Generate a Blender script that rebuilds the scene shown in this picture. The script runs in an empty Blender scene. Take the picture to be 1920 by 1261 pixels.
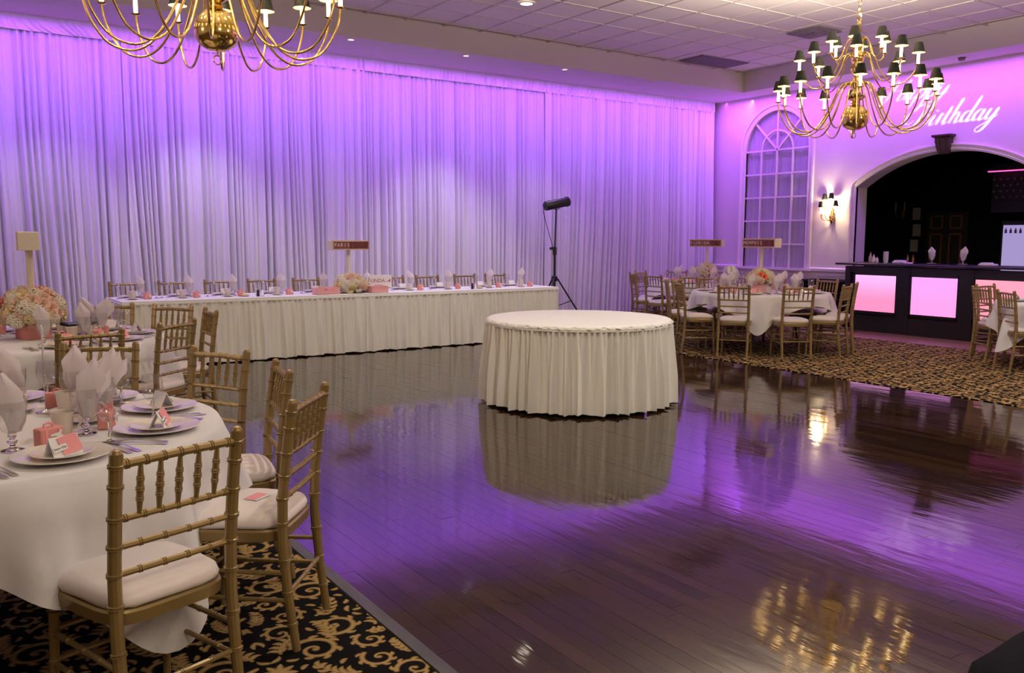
import bpy, bmesh, math, random
import numpy as np
from mathutils import Vector, Matrix
from mathutils.geometry import delaunay_2d_cdt
random.seed(7)
PI = math.pi
S = bpy.context.scene
COL = S.collection
R = math.radians

# ------------------------------------------------------------------ camera
CAM_H, FPX = 1.48, 1629.35
PITCH, ROLL, YAW = 0.112525, 0.004052, 0.591825
_fw = Vector((math.sin(YAW)*math.cos(PITCH), math.cos(YAW)*math.cos(PITCH), -math.sin(PITCH)))
_rt = Vector((math.cos(YAW), -math.sin(YAW), 0)); _up = _rt.cross(_fw)
RT = math.cos(ROLL)*_rt + math.sin(ROLL)*_up
UP = -math.sin(ROLL)*_rt + math.cos(ROLL)*_up
cd = bpy.data.cameras.new('camera'); cam = bpy.data.objects.new('camera', cd); COL.objects.link(cam)
cam.matrix_world = Matrix(((RT.x, UP.x, -_fw.x, 0), (RT.y, UP.y, -_fw.y, 0), (RT.z, UP.z, -_fw.z, CAM_H), (0, 0, 0, 1)))
cd.sensor_width = 36; cd.lens = 36*FPX/1920; cd.clip_start = 0.05
S.camera = cam
def screen_x(p):                       # used only to word labels (first from the left, ...)
    v = Vector(p) - Vector((0, 0, CAM_H))
    return 960 + FPX*v.dot(RT)/max(0.1, v.dot(_fw))

# ------------------------------------------------------------------ world, view, lights
S.view_settings.view_transform = 'Standard'; S.view_settings.look = 'None'
S.view_settings.gamma = 1; S.view_settings.exposure = 0.0
S.view_settings.use_curve_mapping = False
S.cycles.use_denoising = True
S.cycles.caustics_reflective = False; S.cycles.caustics_refractive = False
S.cycles.max_bounces = 8; S.cycles.transparent_max_bounces = 24
S.cycles.sample_clamp_indirect = 4.0
W = bpy.data.worlds.new('world'); S.world = W; W.use_nodes = True
W.node_tree.nodes['Background'].inputs[0].default_value = (0.02, 0.018, 0.03, 1)
W.node_tree.nodes['Background'].inputs[1].default_value = 0.3

def area(name, loc, target, sx, sy, power, color, spread=180):
    l = bpy.data.lights.new(name, 'AREA'); l.shape = 'RECTANGLE'; l.size = sx; l.size_y = sy
    l.energy = power; l.color = color; l.spread = R(spread)
    o = bpy.data.objects.new(name, l); COL.objects.link(o); o.location = loc
    d = Vector(target) - Vector(loc)
    o.rotation_euler = d.to_track_quat('-Z', 'Y').to_euler(); return o
def spot(name, loc, target, power, color, ang, blend=0.3, rad=0.04):
    l = bpy.data.lights.new(name, 'SPOT'); l.energy = power; l.color = color
    l.spot_size = R(ang); l.spot_blend = blend; l.shadow_soft_size = rad
    o = bpy.data.objects.new(name, l); COL.objects.link(o); o.location = loc
    d = Vector(target) - Vector(loc)
    o.rotation_euler = d.to_track_quat('-Z', 'Y').to_euler(); return o
def point(name, loc, power, color, rad=0.3):
    l = bpy.data.lights.new(name, 'POINT'); l.energy = power; l.color = color; l.shadow_soft_size = rad
    o = bpy.data.objects.new(name, l); COL.objects.link(o); o.location = loc; return o

YC, XW, ZS, ZC = 13.2, 14.1, 4.33, 4.68        # curtain, right wall, soffit, ceiling
YT, XT = 11.95, 13.47                          # tray edges
VIOLET, PINK = (0.31, 0.075, 1.0), (0.60, 0.09, 1.0)
WARM, WHITE = (1.0, 0.94, 0.86), (1.0, 0.93, 0.86)
# coloured wash from the LED strips in the soffit
area('led_strip_curtain', (5.0, 12.25, 4.27), (5.0, 13.2, 2.6), 19, 0.06, 255, VIOLET, 135)
area('led_strip_curtain_top', (5.0, 12.95, 4.30), (5.0, 13.12, 3.6), 19, 0.04, 42, PINK, 160)
area('led_strip_wall', (13.56, 7.6, 4.28), (14.1, 7.6, 3.0), 10.5, 0.05, 150, (0.40, 0.085, 1.0), 140)
area('led_strip_wall_top', (13.93, 7.6, 4.30), (14.06, 7.6, 3.6), 10.5, 0.04, 24, PINK, 160)
# white downlights of the soffit in front of the curtain
for dx, pw in ((1.36, 70), (3.3, 125), (5.27, 20), (7.2, 130), (9.14, 50)):
    spot('soffit_downlight', (dx, 12.03, 4.30), (dx, 11.75, 0), pw, (1, 0.95, 0.95), 88, 0.55, 0.03)
# house lights: one recessed ceiling can, the rest unseen spots added as fill
for (lx, ly, pw) in ((7.04, 10.15, 90), (3.4, 3.4, 190), (7.0, 3.4, 300), (10.6, 3.0, 150), (0.0, 0.5, 45), (0.0, 7.0, 25), (4.5, -1.0, 260)):
    spot('can_and_fill_light', (lx, ly, 4.6), (lx, ly, 0), pw, WARM, 120, 0.8, 0.08)
spot('fill_spot_cake', (4.93, 6.0, 4.6), (4.93, 6.24, 0.7), 150, WARM, 56, 0.6, 0.08)  # unseen spot added to brighten the cake table top
for lx in (3.5, 5.4, 7.4): spot('fill_spot_head_table', (lx, 7.9, 4.62), (lx+.2, 10.7, 0.5), 130, WARM, 70, 0.8, 0.08)  # unseen front fill added for the head table skirt and napkins
for q in ((8.80, 6.17), (1.74, 6.22)): spot('chandelier_uplight', (q[0], q[1], 3.92), (q[0], q[1]+.001, 6), 800, (1.0, 0.88, 0.70), 172, 0.3, 0.25)  # added spots, stand in for the shades' upward light and brighten the ceiling
point('rear_fill_left', (1.72, -1.2, 3.1), 200, (1, 0.82, 0.60), 0.5)  # bare point added as unseen fill behind the camera
point('side_fill', (-4.8, 6.2, 3.1), 120, (1, 0.82, 0.60), 0.5)  # unseen point added to light the left part of the ceiling
point('rear_fill_right', (8.8, -1.2, 3.1), 200, (1, 0.82, 0.60), 0.5)  # second unseen fill point added behind the camera

# ------------------------------------------------------------------ materials
MATS = {}
def nodes(name):
    m = bpy.data.materials.new(name); m.use_nodes = True; MATS[name] = m
    return m, m.node_tree, m.node_tree.nodes, m.node_tree.links, m.node_tree.nodes['Principled BSDF']
def mat(name, col, rough=0.5, metal=0.0, spec=0.5, noise=0.0, nscale=20, sheen=0.0, bump=0.0, emit=None, estr=0.0, trans=0.0, coat=0.0):
    m, t, n, l, b = nodes(name)
    b.inputs['Base Color'].default_value = (*col, 1); b.inputs['Roughness'].default_value = rough
    b.inputs['Metallic'].default_value = metal; b.inputs['Specular IOR Level'].default_value = spec
    b.inputs['Sheen Weight'].default_value = sheen; b.inputs['Coat Weight'].default_value = coat
    b.inputs['Transmission Weight'].default_value = trans
    if emit: b.inputs['Emission Color'].default_value = (*emit, 1); b.inputs['Emission Strength'].default_value = estr
    if noise or bump:
        tc = n.new('ShaderNodeTexCoord'); nz = n.new('ShaderNodeTexNoise'); nz.inputs['Scale'].default_value = nscale
        nz.inputs['Detail'].default_value = 4; l.new(tc.outputs['Object'], nz.inputs['Vector'])
        if noise:
            mx = n.new('ShaderNodeMix'); mx.data_type = 'RGBA'
            mx.inputs[6].default_value = (*[c*(1-noise) for c in col], 1); mx.inputs[7].default_value = (*[min(1, c*(1+noise)) for c in col], 1)
            l.new(nz.outputs['Fac'], mx.inputs[0]); l.new(mx.outputs[2], b.inputs['Base Color'])
        if bump:
            bp = n.new('ShaderNodeBump'); bp.inputs['Strength'].default_value = bump; bp.inputs['Distance'].default_value = 0.01
            l.new(nz.outputs['Fac'], bp.inputs['Height']); l.new(bp.outputs['Normal'], b.inputs['Normal'])
    return m
mat('gold', (0.29, 0.20, 0.078), 0.34, 0.40, 0.5, 0.10, 12)
mat('cushion', (0.80, 0.72, 0.70), 0.9, 0, 0.2, 0.03, 30, 0.3)
mat('linen', (0.76, 0.74, 0.76), 0.85, 0, 0.2, 0.02, 60, 0.2)
mat('skirt', (0.82, 0.80, 0.74), 0.75, 0, 0.25, 0.02, 40, 0.3)
mat('drape', (0.78, 0.76, 0.80), 0.85, 0, 0.2, 0.02, 3, 0.3)
def napkin_mat():
    m = mat('napkin', (0.92, 0.87, 0.88), 0.85, 0, 0.2); n = m.node_tree.nodes; l = m.node_tree.links
    tr = n.new('ShaderNodeBsdfTranslucent'); tr.inputs[0].default_value = (0.86, 0.80, 0.82, 1); mx = n.new('ShaderNodeMixShader'); mx.inputs[0].default_value = 0.3
    l.new(n['Principled BSDF'].outputs[0], mx.inputs[1]); l.new(tr.outputs[0], mx.inputs[2]); l.new(mx.outputs[0], n['Material Output'].inputs[0])
napkin_mat()
mat('china', (0.74, 0.68, 0.62), 0.18, 0, 0.5)
mat('cup_china', (0.66, 0.58, 0.52), 0.22, 0, 0.5)
mat('silver', (0.72, 0.70, 0.68), 0.18, 1.0)
mat('pink_paper', (0.85, 0.34, 0.36), 0.7, 0, 0.3)
mat('coral_box', (0.74, 0.30, 0.27), 0.6, 0, 0.3, 0.06, 15)
mat('white_paper', (0.82, 0.80, 0.82), 0.7)
mat('ink', (0.02, 0.02, 0.03), 0.7)
mat('brown_tile', (0.17, 0.045, 0.035), 0.55)
mat('brown_tile_dark', (0.11, 0.018, 0.018), 0.55)
mat('tile_letter', (0.80, 0.70, 0.66), 0.6)
mat('sign_cream', (0.76, 0.68, 0.58), 0.6)
mat('sign_trim', (0.62, 0.42, 0.28), 0.55)
mat('linda_ink', (0.22, 0.06, 0.035), 0.7)
mat('linda_red', (0.40, 0.05, 0.03), 0.7)
mat('black_metal', (0.008, 0.008, 0.009), 0.4, 0.0, 0.5)
mat('black_cloth', (0.006, 0.006, 0.008), 0.95, 0, 0.08)
mat('bar_black', (0.008, 0.007, 0.009), 0.35, 0, 0.4)
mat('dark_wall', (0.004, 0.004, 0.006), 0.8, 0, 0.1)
mat('wall_paint', (0.72, 0.66, 0.64), 0.75, 0, 0.25, 0.015, 4)
mat('trim_white', (0.80, 0.76, 0.70), 0.45, 0, 0.4)
mat('soffit_paint', (0.72, 0.65, 0.62), 0.85, 0, 0.2)
mat('ceiling_tile', (0.76, 0.70, 0.65), 0.95, 0, 0.1, 0.06, 90, 0, 0.15)
mat('ceiling_bar', (0.62, 0.57, 0.53), 0.7)
mat('vent_grey', (0.20, 0.17, 0.16), 0.7)
mat('brass', (0.86, 0.64, 0.22), 0.13, 1.0)
mat('keystone_wood', (0.055, 0.025, 0.022), 0.5, 0, 0.4, 0.2, 8)
mat('gold_trim', (0.20, 0.085, 0.025), 0.5, 0.3)
mat('door_black', (0.006, 0.005, 0.006), 0.5)
mat('cert_paper', (0.32, 0.31, 0.27), 0.7, 0, 0.3, 0.1, 12)
mat('butter', (0.85, 0.62, 0.18), 0.5)
mat('flower_white', (0.84, 0.78, 0.66), 0.8, 0, 0.2, 0.06, 25)
mat('flower_cream', (0.84, 0.72, 0.40), 0.8, 0, 0.2, 0.06, 25)
mat('flower_blush', (0.84, 0.58, 0.48), 0.8, 0, 0.2, 0.06, 25)
mat('flower_coral', (0.82, 0.22, 0.12), 0.8, 0, 0.2, 0.06, 25)
mat('leaf', (0.10, 0.13, 0.04), 0.6)
mat('strip_metal', (0.035, 0.037, 0.030), 0.5, 0.0)
mat('dark_base', (0.01, 0.008, 0.008), 0.9)
mat('bar_floor', (0.20, 0.10, 0.09), 0.38, 0, 0.5, 0.2, 8)
mat('bulb', (1, 0.8, 0.45), 0.5, emit=(1.0, 0.74, 0.36), estr=6)
mat('flame', (1, 0.8, 0.45), 0.5, emit=(1.0, 0.74, 0.42), estr=380)
mat('sconce_bulb', (1, 0.8, 0.45), 0.5, emit=(1.0, 0.70, 0.30), estr=24)
mat('can_lens', (1, 0.95, 0.8), 0.5, emit=(1.0, 0.90, 0.70), estr=6)
mat('soffit_lens', (1, 1, 1), 0.5, emit=(1.0, 0.92, 1.0), estr=3)
mat('led_pink', (0.6, 0.1, 0.4), 0.5, emit=(1.0, 0.10, 0.45), estr=1.6)
mat('fridge_glow', (0.3, 0.3, 0.4), 0.5, emit=(0.50, 0.40, 0.80), estr=0.7)
mat('violet_bottle', (0.10, 0.05, 0.25), 0.3)
mat('rack_dot', (0.15, 0.13, 0.14), 0.4)
mat('pink_tray', (0.85, 0.42, 0.42), 0.6)
mat('bottle_pink', (0.55, 0.36, 0.36), 0.3)

def glass_mat(name, tint=(1, 1, 1)):
    m, t, n, l, b = nodes(name); n.remove(b)
    out = n['Material Output']; tr = n.new('ShaderNodeBsdfTransparent'); tr.inputs[0].default_value = (*tint, 1)
    gl = n.new('ShaderNodeBsdfGlossy'); gl.inputs['Roughness'].default_value = 0.03
    fr = n.new('ShaderNodeLayerWeight'); fr.inputs[0].default_value = 0.5
    pw = n.new('ShaderNodeMath'); pw.operation = 'POWER'; pw.inputs[1].default_value = 3.5; l.new(fr.outputs['Facing'], pw.inputs[0])
    ad = n.new('ShaderNodeMath'); ad.operation = 'MULTIPLY_ADD'; ad.inputs[1].default_value = 0.75; ad.inputs[2].default_value = 0.13
    mx = n.new('ShaderNodeMixShader'); l.new(pw.outputs[0], ad.inputs[0]); l.new(ad.outputs[0], mx.inputs[0])
    l.new(tr.outputs[0], mx.inputs[1]); l.new(gl.outputs[0], mx.inputs[2]); l.new(mx.outputs[0], out.inputs[0])
glass_mat('thin_glass', (0.94, 0.935, 0.945)); glass_mat('pane_glass', (0.97, 0.96, 0.98))
mat('solid_glass', (0.97, 0.97, 0.98), 0.02, 0, 0.5, trans=1.0)

def shade_mat():                        # black outside, brassy lining inside
    m, t, n, l, b = nodes('shade')
    g = n.new('ShaderNodeNewGeometry'); mx = n.new('ShaderNodeMix'); mx.data_type = 'RGBA'
    mx.inputs[6].default_value = (0.010, 0.012, 0.008, 1); mx.inputs[7].default_value = (0.75, 0.50, 0.16, 1)
    l.new(g.outputs['Backfacing'], mx.inputs[0]); l.new(mx.outputs[2], b.inputs['Base Color'])
    b.inputs['Roughness'].default_value = 0.6; b.inputs['Specular IOR Level'].default_value = 0.15
shade_mat()

def panel_glow(name, c0, c1):           # backlit translucent bar panel, lamp glow towards its top painted into the emission
    m, t, n, l, b = nodes(name)
    tc = n.new('ShaderNodeTexCoord'); sp = n.new('ShaderNodeSeparateXYZ'); l.new(tc.outputs['Generated'], sp.inputs[0])
    rp = n.new('ShaderNodeValToRGB'); rp.color_ramp.elements[0].color = (*c0, 1); rp.color_ramp.elements[1].color = (*c1, 1)
    rp.color_ramp.elements[0].position = 0.35
    l.new(sp.outputs['Z'], rp.inputs[0]); l.new(rp.outputs[0], b.inputs['Emission Color'])
    b.inputs['Base Color'].default_value = (0.25, 0.1, 0.14, 1); b.inputs['Emission Strength'].default_value = 1.08
panel_glow('panel_a', (1.0, 0.27, 0.52), (1.0, 0.50, 1.0))
panel_glow('panel_b', (1.0, 0.34, 0.78), (0.92, 0.36, 0.98))
panel_glow('panel_c', (1.0, 0.30, 0.40), (1.0, 0.34, 0.48))

def wood_mat():
    m, t, n, l, b = nodes('wood')
    g = n.new('ShaderNodeNewGeometry'); oi = n.new('ShaderNodeObjectInfo')
    mp = n.new('ShaderNodeMapping'); mp.inputs['Scale'].default_value = (22, 1.3, 1)
    l.new(g.outputs['Position'], mp.inputs[0])
    nz = n.new('ShaderNodeTexNoise'); nz.inputs['Scale'].default_value = 3; nz.inputs['Detail'].default_value = 5
    l.new(mp.outputs[0], nz.inputs['Vector'])
    ad = n.new('ShaderNodeMath'); ad.operation = 'ADD'; l.new(oi.outputs['Random'], ad.inputs[0]); l.new(g.outputs['Random Per Island'], ad.inputs[1])
    fr = n.new('ShaderNodeMath'); fr.operation = 'FRACT'; l.new(ad.outputs[0], fr.inputs[0])
    mm = n.new('ShaderNodeMath'); mm.operation = 'MULTIPLY_ADD'; mm.inputs[1].default_value = 0.55; l.new(fr.outputs[0], mm.inputs[0])
    m2 = n.new('ShaderNodeMath'); m2.operation = 'MULTIPLY'; m2.inputs[1].default_value = 0.45; l.new(nz.outputs['Fac'], m2.inputs[0]); l.new(m2.outputs[0], mm.inputs[2])
    rp = n.new('ShaderNodeValToRGB'); e = rp.color_ramp.elements
    e[0].position = 0.1; e[0].color = (0.013, 0.007, 0.0042, 1); e[1].position = 0.95; e[1].color = (0.048, 0.023, 0.012, 1)
    l.new(mm.outputs[0], rp.inputs[0]); l.new(rp.outputs[0], b.inputs['Base Color'])
    b.inputs['Roughness'].default_value = 0.10; b.inputs['IOR'].default_value = 1.6
    # slow unevenness of the varnish, long along the boards
    mp2 = n.new('ShaderNodeMapping'); mp2.inputs['Scale'].default_value = (5.0, 1.1, 1); l.new(g.outputs['Position'], mp2.inputs[0])
    n2 = n.new('ShaderNodeTexNoise'); n2.inputs['Scale'].default_value = 2.2; n2.inputs['Detail'].default_value = 3; l.new(mp2.outputs[0], n2.inputs['Vector'])
    bp = n.new('ShaderNodeBump'); bp.inputs['Strength'].default_value = 0.035; bp.inputs['Distance'].default_value = 0.03
    l.new(n2.outputs['Fac'], bp.inputs['Height']); l.new(bp.outputs['Normal'], b.inputs['Normal'])
    # dull scuffs
    n3 = n.new('ShaderNodeTexNoise'); n3.inputs['Scale'].default_value = 1.4; n3.inputs['Detail'].default_value = 6; l.new(g.outputs['Position'], n3.inputs['Vector'])
    mr = n.new('ShaderNodeMapRange'); mr.inputs[1].default_value = 0.4; mr.inputs[2].default_value = 0.75; mr.inputs[3].default_value = 0.05; mr.inputs[4].default_value = 0.12
    l.new(n3.outputs['Fac'], mr.inputs[0]); l.new(mr.outputs[0], b.inputs['Roughness'])
wood_mat()

# carpet: a scroll-and-leaf repeat drawn numerically, black ground and tan figure
def carpet_pixels():
    N = 640; img = np.zeros((N, N)); rng = np.random.RandomState(5)
    def stamp1(x, y, r):
        cx, cy, rr = x*N, y*N, max(1.3, r*N); k = int(rr)+2
        xs = np.arange(int(cx)-k, int(cx)+k+1); ys = np.arange(int(cy)-k, int(cy)+k+1)
        d = np.sqrt((xs[None, :]-cx)**2 + (ys[:, None]-cy)**2)
        v = np.clip((rr-d)/max(1.5, rr*.95), 0, 1); ix = np.ix_(ys % N, xs % N); img[ix] = np.maximum(img[ix], v)
    def stamp(x, y, r):                   # mirror in x, half drop
        for (sx, sy) in ((x, y), (1-x, y), (x+.5, y+.5), (1.5-x, y+.5)): stamp1(sx % 1, sy % 1, r)
    def leaf(x, y, a, L, w, curl=.8):
        for i in range(20):
            u = i/19; q = a+curl*(u-.2)**2; stamp(x+math.cos(q)*L*u, y+math.sin(q)*L*u, w*math.sin(PI*min(1, .15+.85*u))**.8+.0015)
    def frond(x, y, a, L, w, n=5, sg=1):  # acanthus: stem with side lobes
        for i in range(30):
            u = i/29; q = a+sg*1.1*u*u; px, py = x+math.cos(a+sg*.55*u)*L*u, y+math.sin(a+sg*.55*u)*L*u
            stamp(px, py, .009*(1-.5*u))
            if i % (30//n) == 3:
                leaf(px, py, q+.85, L*.36*(1-.45*u), w); leaf(px, py, q-.85, L*.36*(1-.45*u), w)
        leaf(px, py, q, L*.25, w)
    def scroll(cx, cy, r, a0, turns, sg, w):
        n = 120
        for i in range(n):
            u = i/(n-1); q = a0+sg*u*turns*2*PI; rr = r*(1-u)**.85+.004; x, y = cx+math.cos(q)*rr, cy+math.sin(q)*rr
            stamp(x, y, w*(1-.5*u))
            if i % 12 == 2 and u < .6: leaf(x, y, q+sg*.55, r*.50*(1-.4*u), w*.85, sg*.9)
        stamp(cx, cy, w)
    for k in range(8): leaf(.0, .0, k*PI/4+.39, .062, .015, 0)
    for k in range(8): leaf(.0, .0, k*PI/4, .030, .009, 0)
    scroll(.165, .095, .085, 2.5, 1.4, -1, .016); scroll(.30, .245, .080, -2.4, 1.3, 1, .015)
    scroll(.10, .285, .062, .2, 1.2, 1, .012); scroll(.36, .06, .055, 2.0, 1.2, 1, .012); scroll(.17, .42, .06, 1.0, 1.2, -1, .012)
    frond(.235, .165, .9, .13, .012); frond(.05, .13, 1.45, .13, .012, 5, -1); frond(.27, .36, .3, .15, .012); frond(.43, .17, 1.2, .13, .012, 5, -1)
    frond(.03, .40, .6, .11, .011); frond(.38, .13, -.5, .10, .011, 4)
    # fill what stays empty with little leaves, leaving dark eyes beside the rosettes
    for it in range(900):
        x, y = rng.rand()*.5, rng.rand()*.5; a = rng.rand()*6.28; L = .03+.02*rng.rand()
        ex = min(math.hypot(x-.25, y-.0-.0), math.hypot(x-.25, y-.5))
        ok = ex > .055
        for u in (0, .5, 1):
            for dx in (-.016, 0, .016):
                for dy in (-.016, 0, .016):
                    if img[int((y+math.sin(a)*L*u+dy)*N) % N, int((x+math.cos(a)*L*u+dx)*N) % N] > 0: ok = False
        if ok: leaf(x, y, a, L, .011, .6)
    base = np.array([.006, .0055, .006]); dark = np.array([.075, .036, .010]); lite = np.array([.36, .24, .095])
    v = np.clip(img, 0, 1)[..., None]; m = np.clip(v*6, 0, 1); w = np.clip(v*1.25, 0, 1)
    return (base*(1-m)+m*(dark*(1-w)+lite*w))*(.85+.3*rng.rand(N, N, 1))
def carpet_mat():
    colr = carpet_pixels(); N = colr.shape[0]
    px = np.ones((N, N, 4), np.float32); px[..., :3] = colr
    im = bpy.data.images.new('carpet_repeat', N, N, float_buffer=True); im.colorspace_settings.name = 'Linear Rec.709'
    im.pixels.foreach_set(px.ravel()); im.update(); im.pack()
    mt, t, n, l, b = nodes('carpet')
    g = n.new('ShaderNodeNewGeometry'); mp = n.new('ShaderNodeMapping'); mp.inputs['Scale'].default_value = (1/1.02, 1/1.02, 1)
    mp.inputs['Location'].default_value = (0.1, 0.27, 0)
    ti = n.new('ShaderNodeTexImage'); ti.image = im; l.new(g.outputs['Position'], mp.inputs[0]); l.new(mp.outputs[0], ti.inputs[0])
    l.new(ti.outputs[0], b.inputs['Base Color']); b.inputs['Roughness'].default_value = 1; b.inputs['Specular IOR Level'].default_value = 0.05
carpet_mat()

# ------------------------------------------------------------------ mesh helpers
class MB:
    def __init__(s): s.v = []; s.f = []
    def add(s, vs, fs):
        o = len(s.v); s.v += [tuple(p) for p in vs]; s.f += [tuple(i+o for i in q) for q in fs]
    def box(s, c, d, rz=0.0, taper=1.0):
        cx, cy, cz = c; x, y, z = d[0]/2, d[1]/2, d[2]/2; ca, sa = math.cos(rz), math.sin(rz); vs = []
        for k in (-1, 1):
            t = taper if k > 0 else 1.0
            for (i, j) in ((-1, -1), (1, -1), (1, 1), (-1, 1)):
                px, py = i*x*t, j*y*t; vs.append((cx+px*ca-py*sa, cy+px*sa+py*ca, cz+k*z))
        s.add(vs, [(0, 3, 2, 1), (4, 5, 6, 7), (0, 1, 5, 4), (1, 2, 6, 5), (2, 3, 7, 6), (3, 0, 4, 7)])
    def rbox(s, c, d, b=0.004):                       # box with chamfered vertical and top edges
        x, y, z = d[0]/2, d[1]/2, d[2]/2; b = min(b, x*.45, y*.45, z*.45)
        def ring(ix, iy, h):
            q = []
            for (sx, sy) in ((-1, -1), (1, -1), (1, 1), (-1, 1)):
                a = (sx*(ix-b), sy*iy) ; e = (sx*ix, sy*(iy-b))
                q += [a, e] if sx*sy < 0 else [e, a]
            return [(c[0]+p[0], c[1]+p[1], c[2]+h) for p in q]
        rs = [ring(x-b, y-b, -z), ring(x, y, -z+b), ring(x, y, z-b), ring(x-b, y-b, z)]
        s.loft(rs, True)
    def loft(s, rings, cap=True, closed=True):
        n = len(rings[0]); vs = [p for r in rings for p in r]; fs = []
        for i in range(len(rings)-1):
            for j in range(n if closed else n-1):
                k = (j+1) % n; fs.append((i*n+j, i*n+k, (i+1)*n+k, (i+1)*n+j))
        if cap: fs.append(tuple(range(n-1, -1, -1))); fs.append(tuple((len(rings)-1)*n+j for j in range(n)))
        s.add(vs, fs)
    def lathe(s, prof, n=16, c=(0, 0, 0), closed_ends=False):
        rings = [[(c[0]+r*math.cos(2*PI*j/n), c[1]+r*math.sin(2*PI*j/n), c[2]+z) for j in range(n)] for r, z in prof]
        s.loft(rings, closed_ends)
    def tube(s, pts, rad, n=8, cap=True):
        P = [Vector(p) for p in pts]; rad = rad if hasattr(rad, '__len__') else [rad]*len(P)
        T = [(P[min(i+1, len(P)-1)]-P[max(i-1, 0)]).normalized() for i in range(len(P))]
        u = T[0].orthogonal().normalized(); rings = []
        for i in range(len(P)):
            u = (u - T[i]*u.dot(T[i])).normalized(); w = T[i].cross(u)
            rings.append([P[i]+rad[i]*(math.cos(2*PI*j/n)*u+math.sin(2*PI*j/n)*w) for j in range(n)])
        s.loft(rings, cap)
    def bar(s, p0, p1, w, h, up=(0, 0, 1)):
        a, b = Vector(p0), Vector(p1); d = (b-a).normalized(); u = Vector(up); x = d.cross(u).normalized(); y = x.cross(d)
        s.loft([[p+i*x*w/2+j*y*h/2 for (i, j) in ((-1, -1), (1, -1), (1, 1), (-1, 1))] for p in (a, b)])
    def prism(s, poly, axis, a, b):                   # polygon (2D) extruded along axis 0/1/2 from a to b
        def P(p, t):
            q = [p[0], p[1]]; q.insert(axis, t); return tuple(q)
        s.loft([[P(p, a) for p in poly], [P(p, b) for p in poly]])
    def grid(s, rows):
        n = len(rows[0]); vs = [p for r in rows for p in r]
        s.add(vs, [(i*n+j, i*n+j+1, (i+1)*n+j+1, (i+1)*n+j) for i in range(len(rows)-1) for j in range(n-1)])
    def mesh(s, name, m, smooth=35, fix=True):
        me = bpy.data.meshes.new(name); me.from_pydata(s.v, [], s.f)
        if fix:
            bm = bmesh.new(); bm.from_mesh(me); bmesh.ops.recalc_face_normals(bm, faces=bm.faces); bm.to_mesh(me); bm.free()
        if smooth:
            me.polygons.foreach_set('use_smooth', [True]*len(me.polygons)); me.set_sharp_from_angle(angle=R(smooth))
        me.materials.append(MATS[m]); me.update(); return me
def put(name, me, parent=None, loc=(0, 0, 0), rot=(0, 0, 0)):
    o = bpy.data.objects.new(name, me); COL.objects.link(o); o.location = loc; o.rotation_euler = rot
    if parent: o.parent = parent
    return o
def obj(name, mb, m, parent=None, loc=(0, 0, 0), rot=(0, 0, 0), smooth=35, fix=True):
    return put(name, mb.mesh(name, m, smooth, fix), parent, loc, rot)
def tag(o, label=None, cat=None, group=None, kind=None):
    if label: o['label'] = label
    if cat: o['category'] = cat
    if group: o['group'] = group
    if kind: o['kind'] = kind
    return o
def thing(name, label, cat, loc=(0, 0, 0), rz=0.0, group=None):
    o = bpy.data.objects.new(name, None); COL.objects.link(o); o.empty_display_size = 0.1
    o.location = loc; o.rotation_euler = (0, 0, rz); return tag(o, label, cat, group)
def struct(name, mb, m, parent=None, smooth=35, fix=True, loc=(0, 0, 0)):
    o = obj(name, mb, m, parent, loc, (0, 0, 0), smooth, fix)
    if not parent: o['kind'] = 'structure'
    return o
def copy_tree(o, parent=None):
    c = o.copy(); COL.objects.link(c); c.parent = parent
    for ch in o.children: copy_tree(ch, c)
    return c
class Proto:                                          # first use takes the built thing itself, later uses copy it
    def __init__(s, o): s.o = o; s.used = False
    def at(s, loc, rz=0.0, label=None, group=None, cat=None):
        o = copy_tree(s.o) if s.used else s.o
        s.used = True; o.location = loc; o.rotation_euler = (0, 0, rz); return tag(o, label, cat, group)
def text_mesh(name, txt, size, m, depth=0.001):
    c = bpy.data.curves.new(name, 'FONT'); c.body = txt; c.size = size; c.align_x = 'CENTER'; c.align_y = 'CENTER'; c.extrude = depth
    o = bpy.data.objects.new(name, c); COL.objects.link(o); bpy.context.view_layer.update()
    me = bpy.data.meshes.new_from_object(o.evaluated_get(bpy.context.evaluated_depsgraph_get()))
    me.name = name; me.materials.clear(); me.materials.append(MATS[m])
    bpy.data.objects.remove(o); bpy.data.curves.remove(c); return me
ORD = 'first second third fourth fifth sixth seventh eighth ninth tenth eleventh twelfth thirteenth fourteenth fifteenth sixteenth seventeenth eighteenth nineteenth twentieth'.split()
def name_by_order(items, fmt):                        # wording from left to right as one sees them
    items = sorted(items, key=lambda o: screen_x(o.location))
    for i, o in enumerate(items): o['label'] = fmt.format(ORD[i] if i < len(ORD) else 'last')

def sector(cy, cz, r0, r1, a0, a1, x0, x1, n=8):      # slab of a ring sector in the wall plane (y,z), x0..x1 thick
    mb = MB(); q = [(a0+(a1-a0)*i/n) for i in range(n+1)]
    outer = [(cy+r1*math.cos(a), cz+r1*math.sin(a)) for a in q]
    inner = [(cy+r0*math.cos(a), cz+r0*math.sin(a)) for a in reversed(q)] if r0 > 1e-6 else [(cy, cz)]
    mb.prism(outer+inner, 0, x0, x1); return mb
def casing(mb, path, prof):                           # path: list of ((y,z),(ny,nz)) on the right wall; prof: (offset, projection)
    mb.loft([[(XW-d, p[0]+n[0]*o, p[1]+n[1]*o) for (o, d) in prof] for p, n in path])

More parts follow.
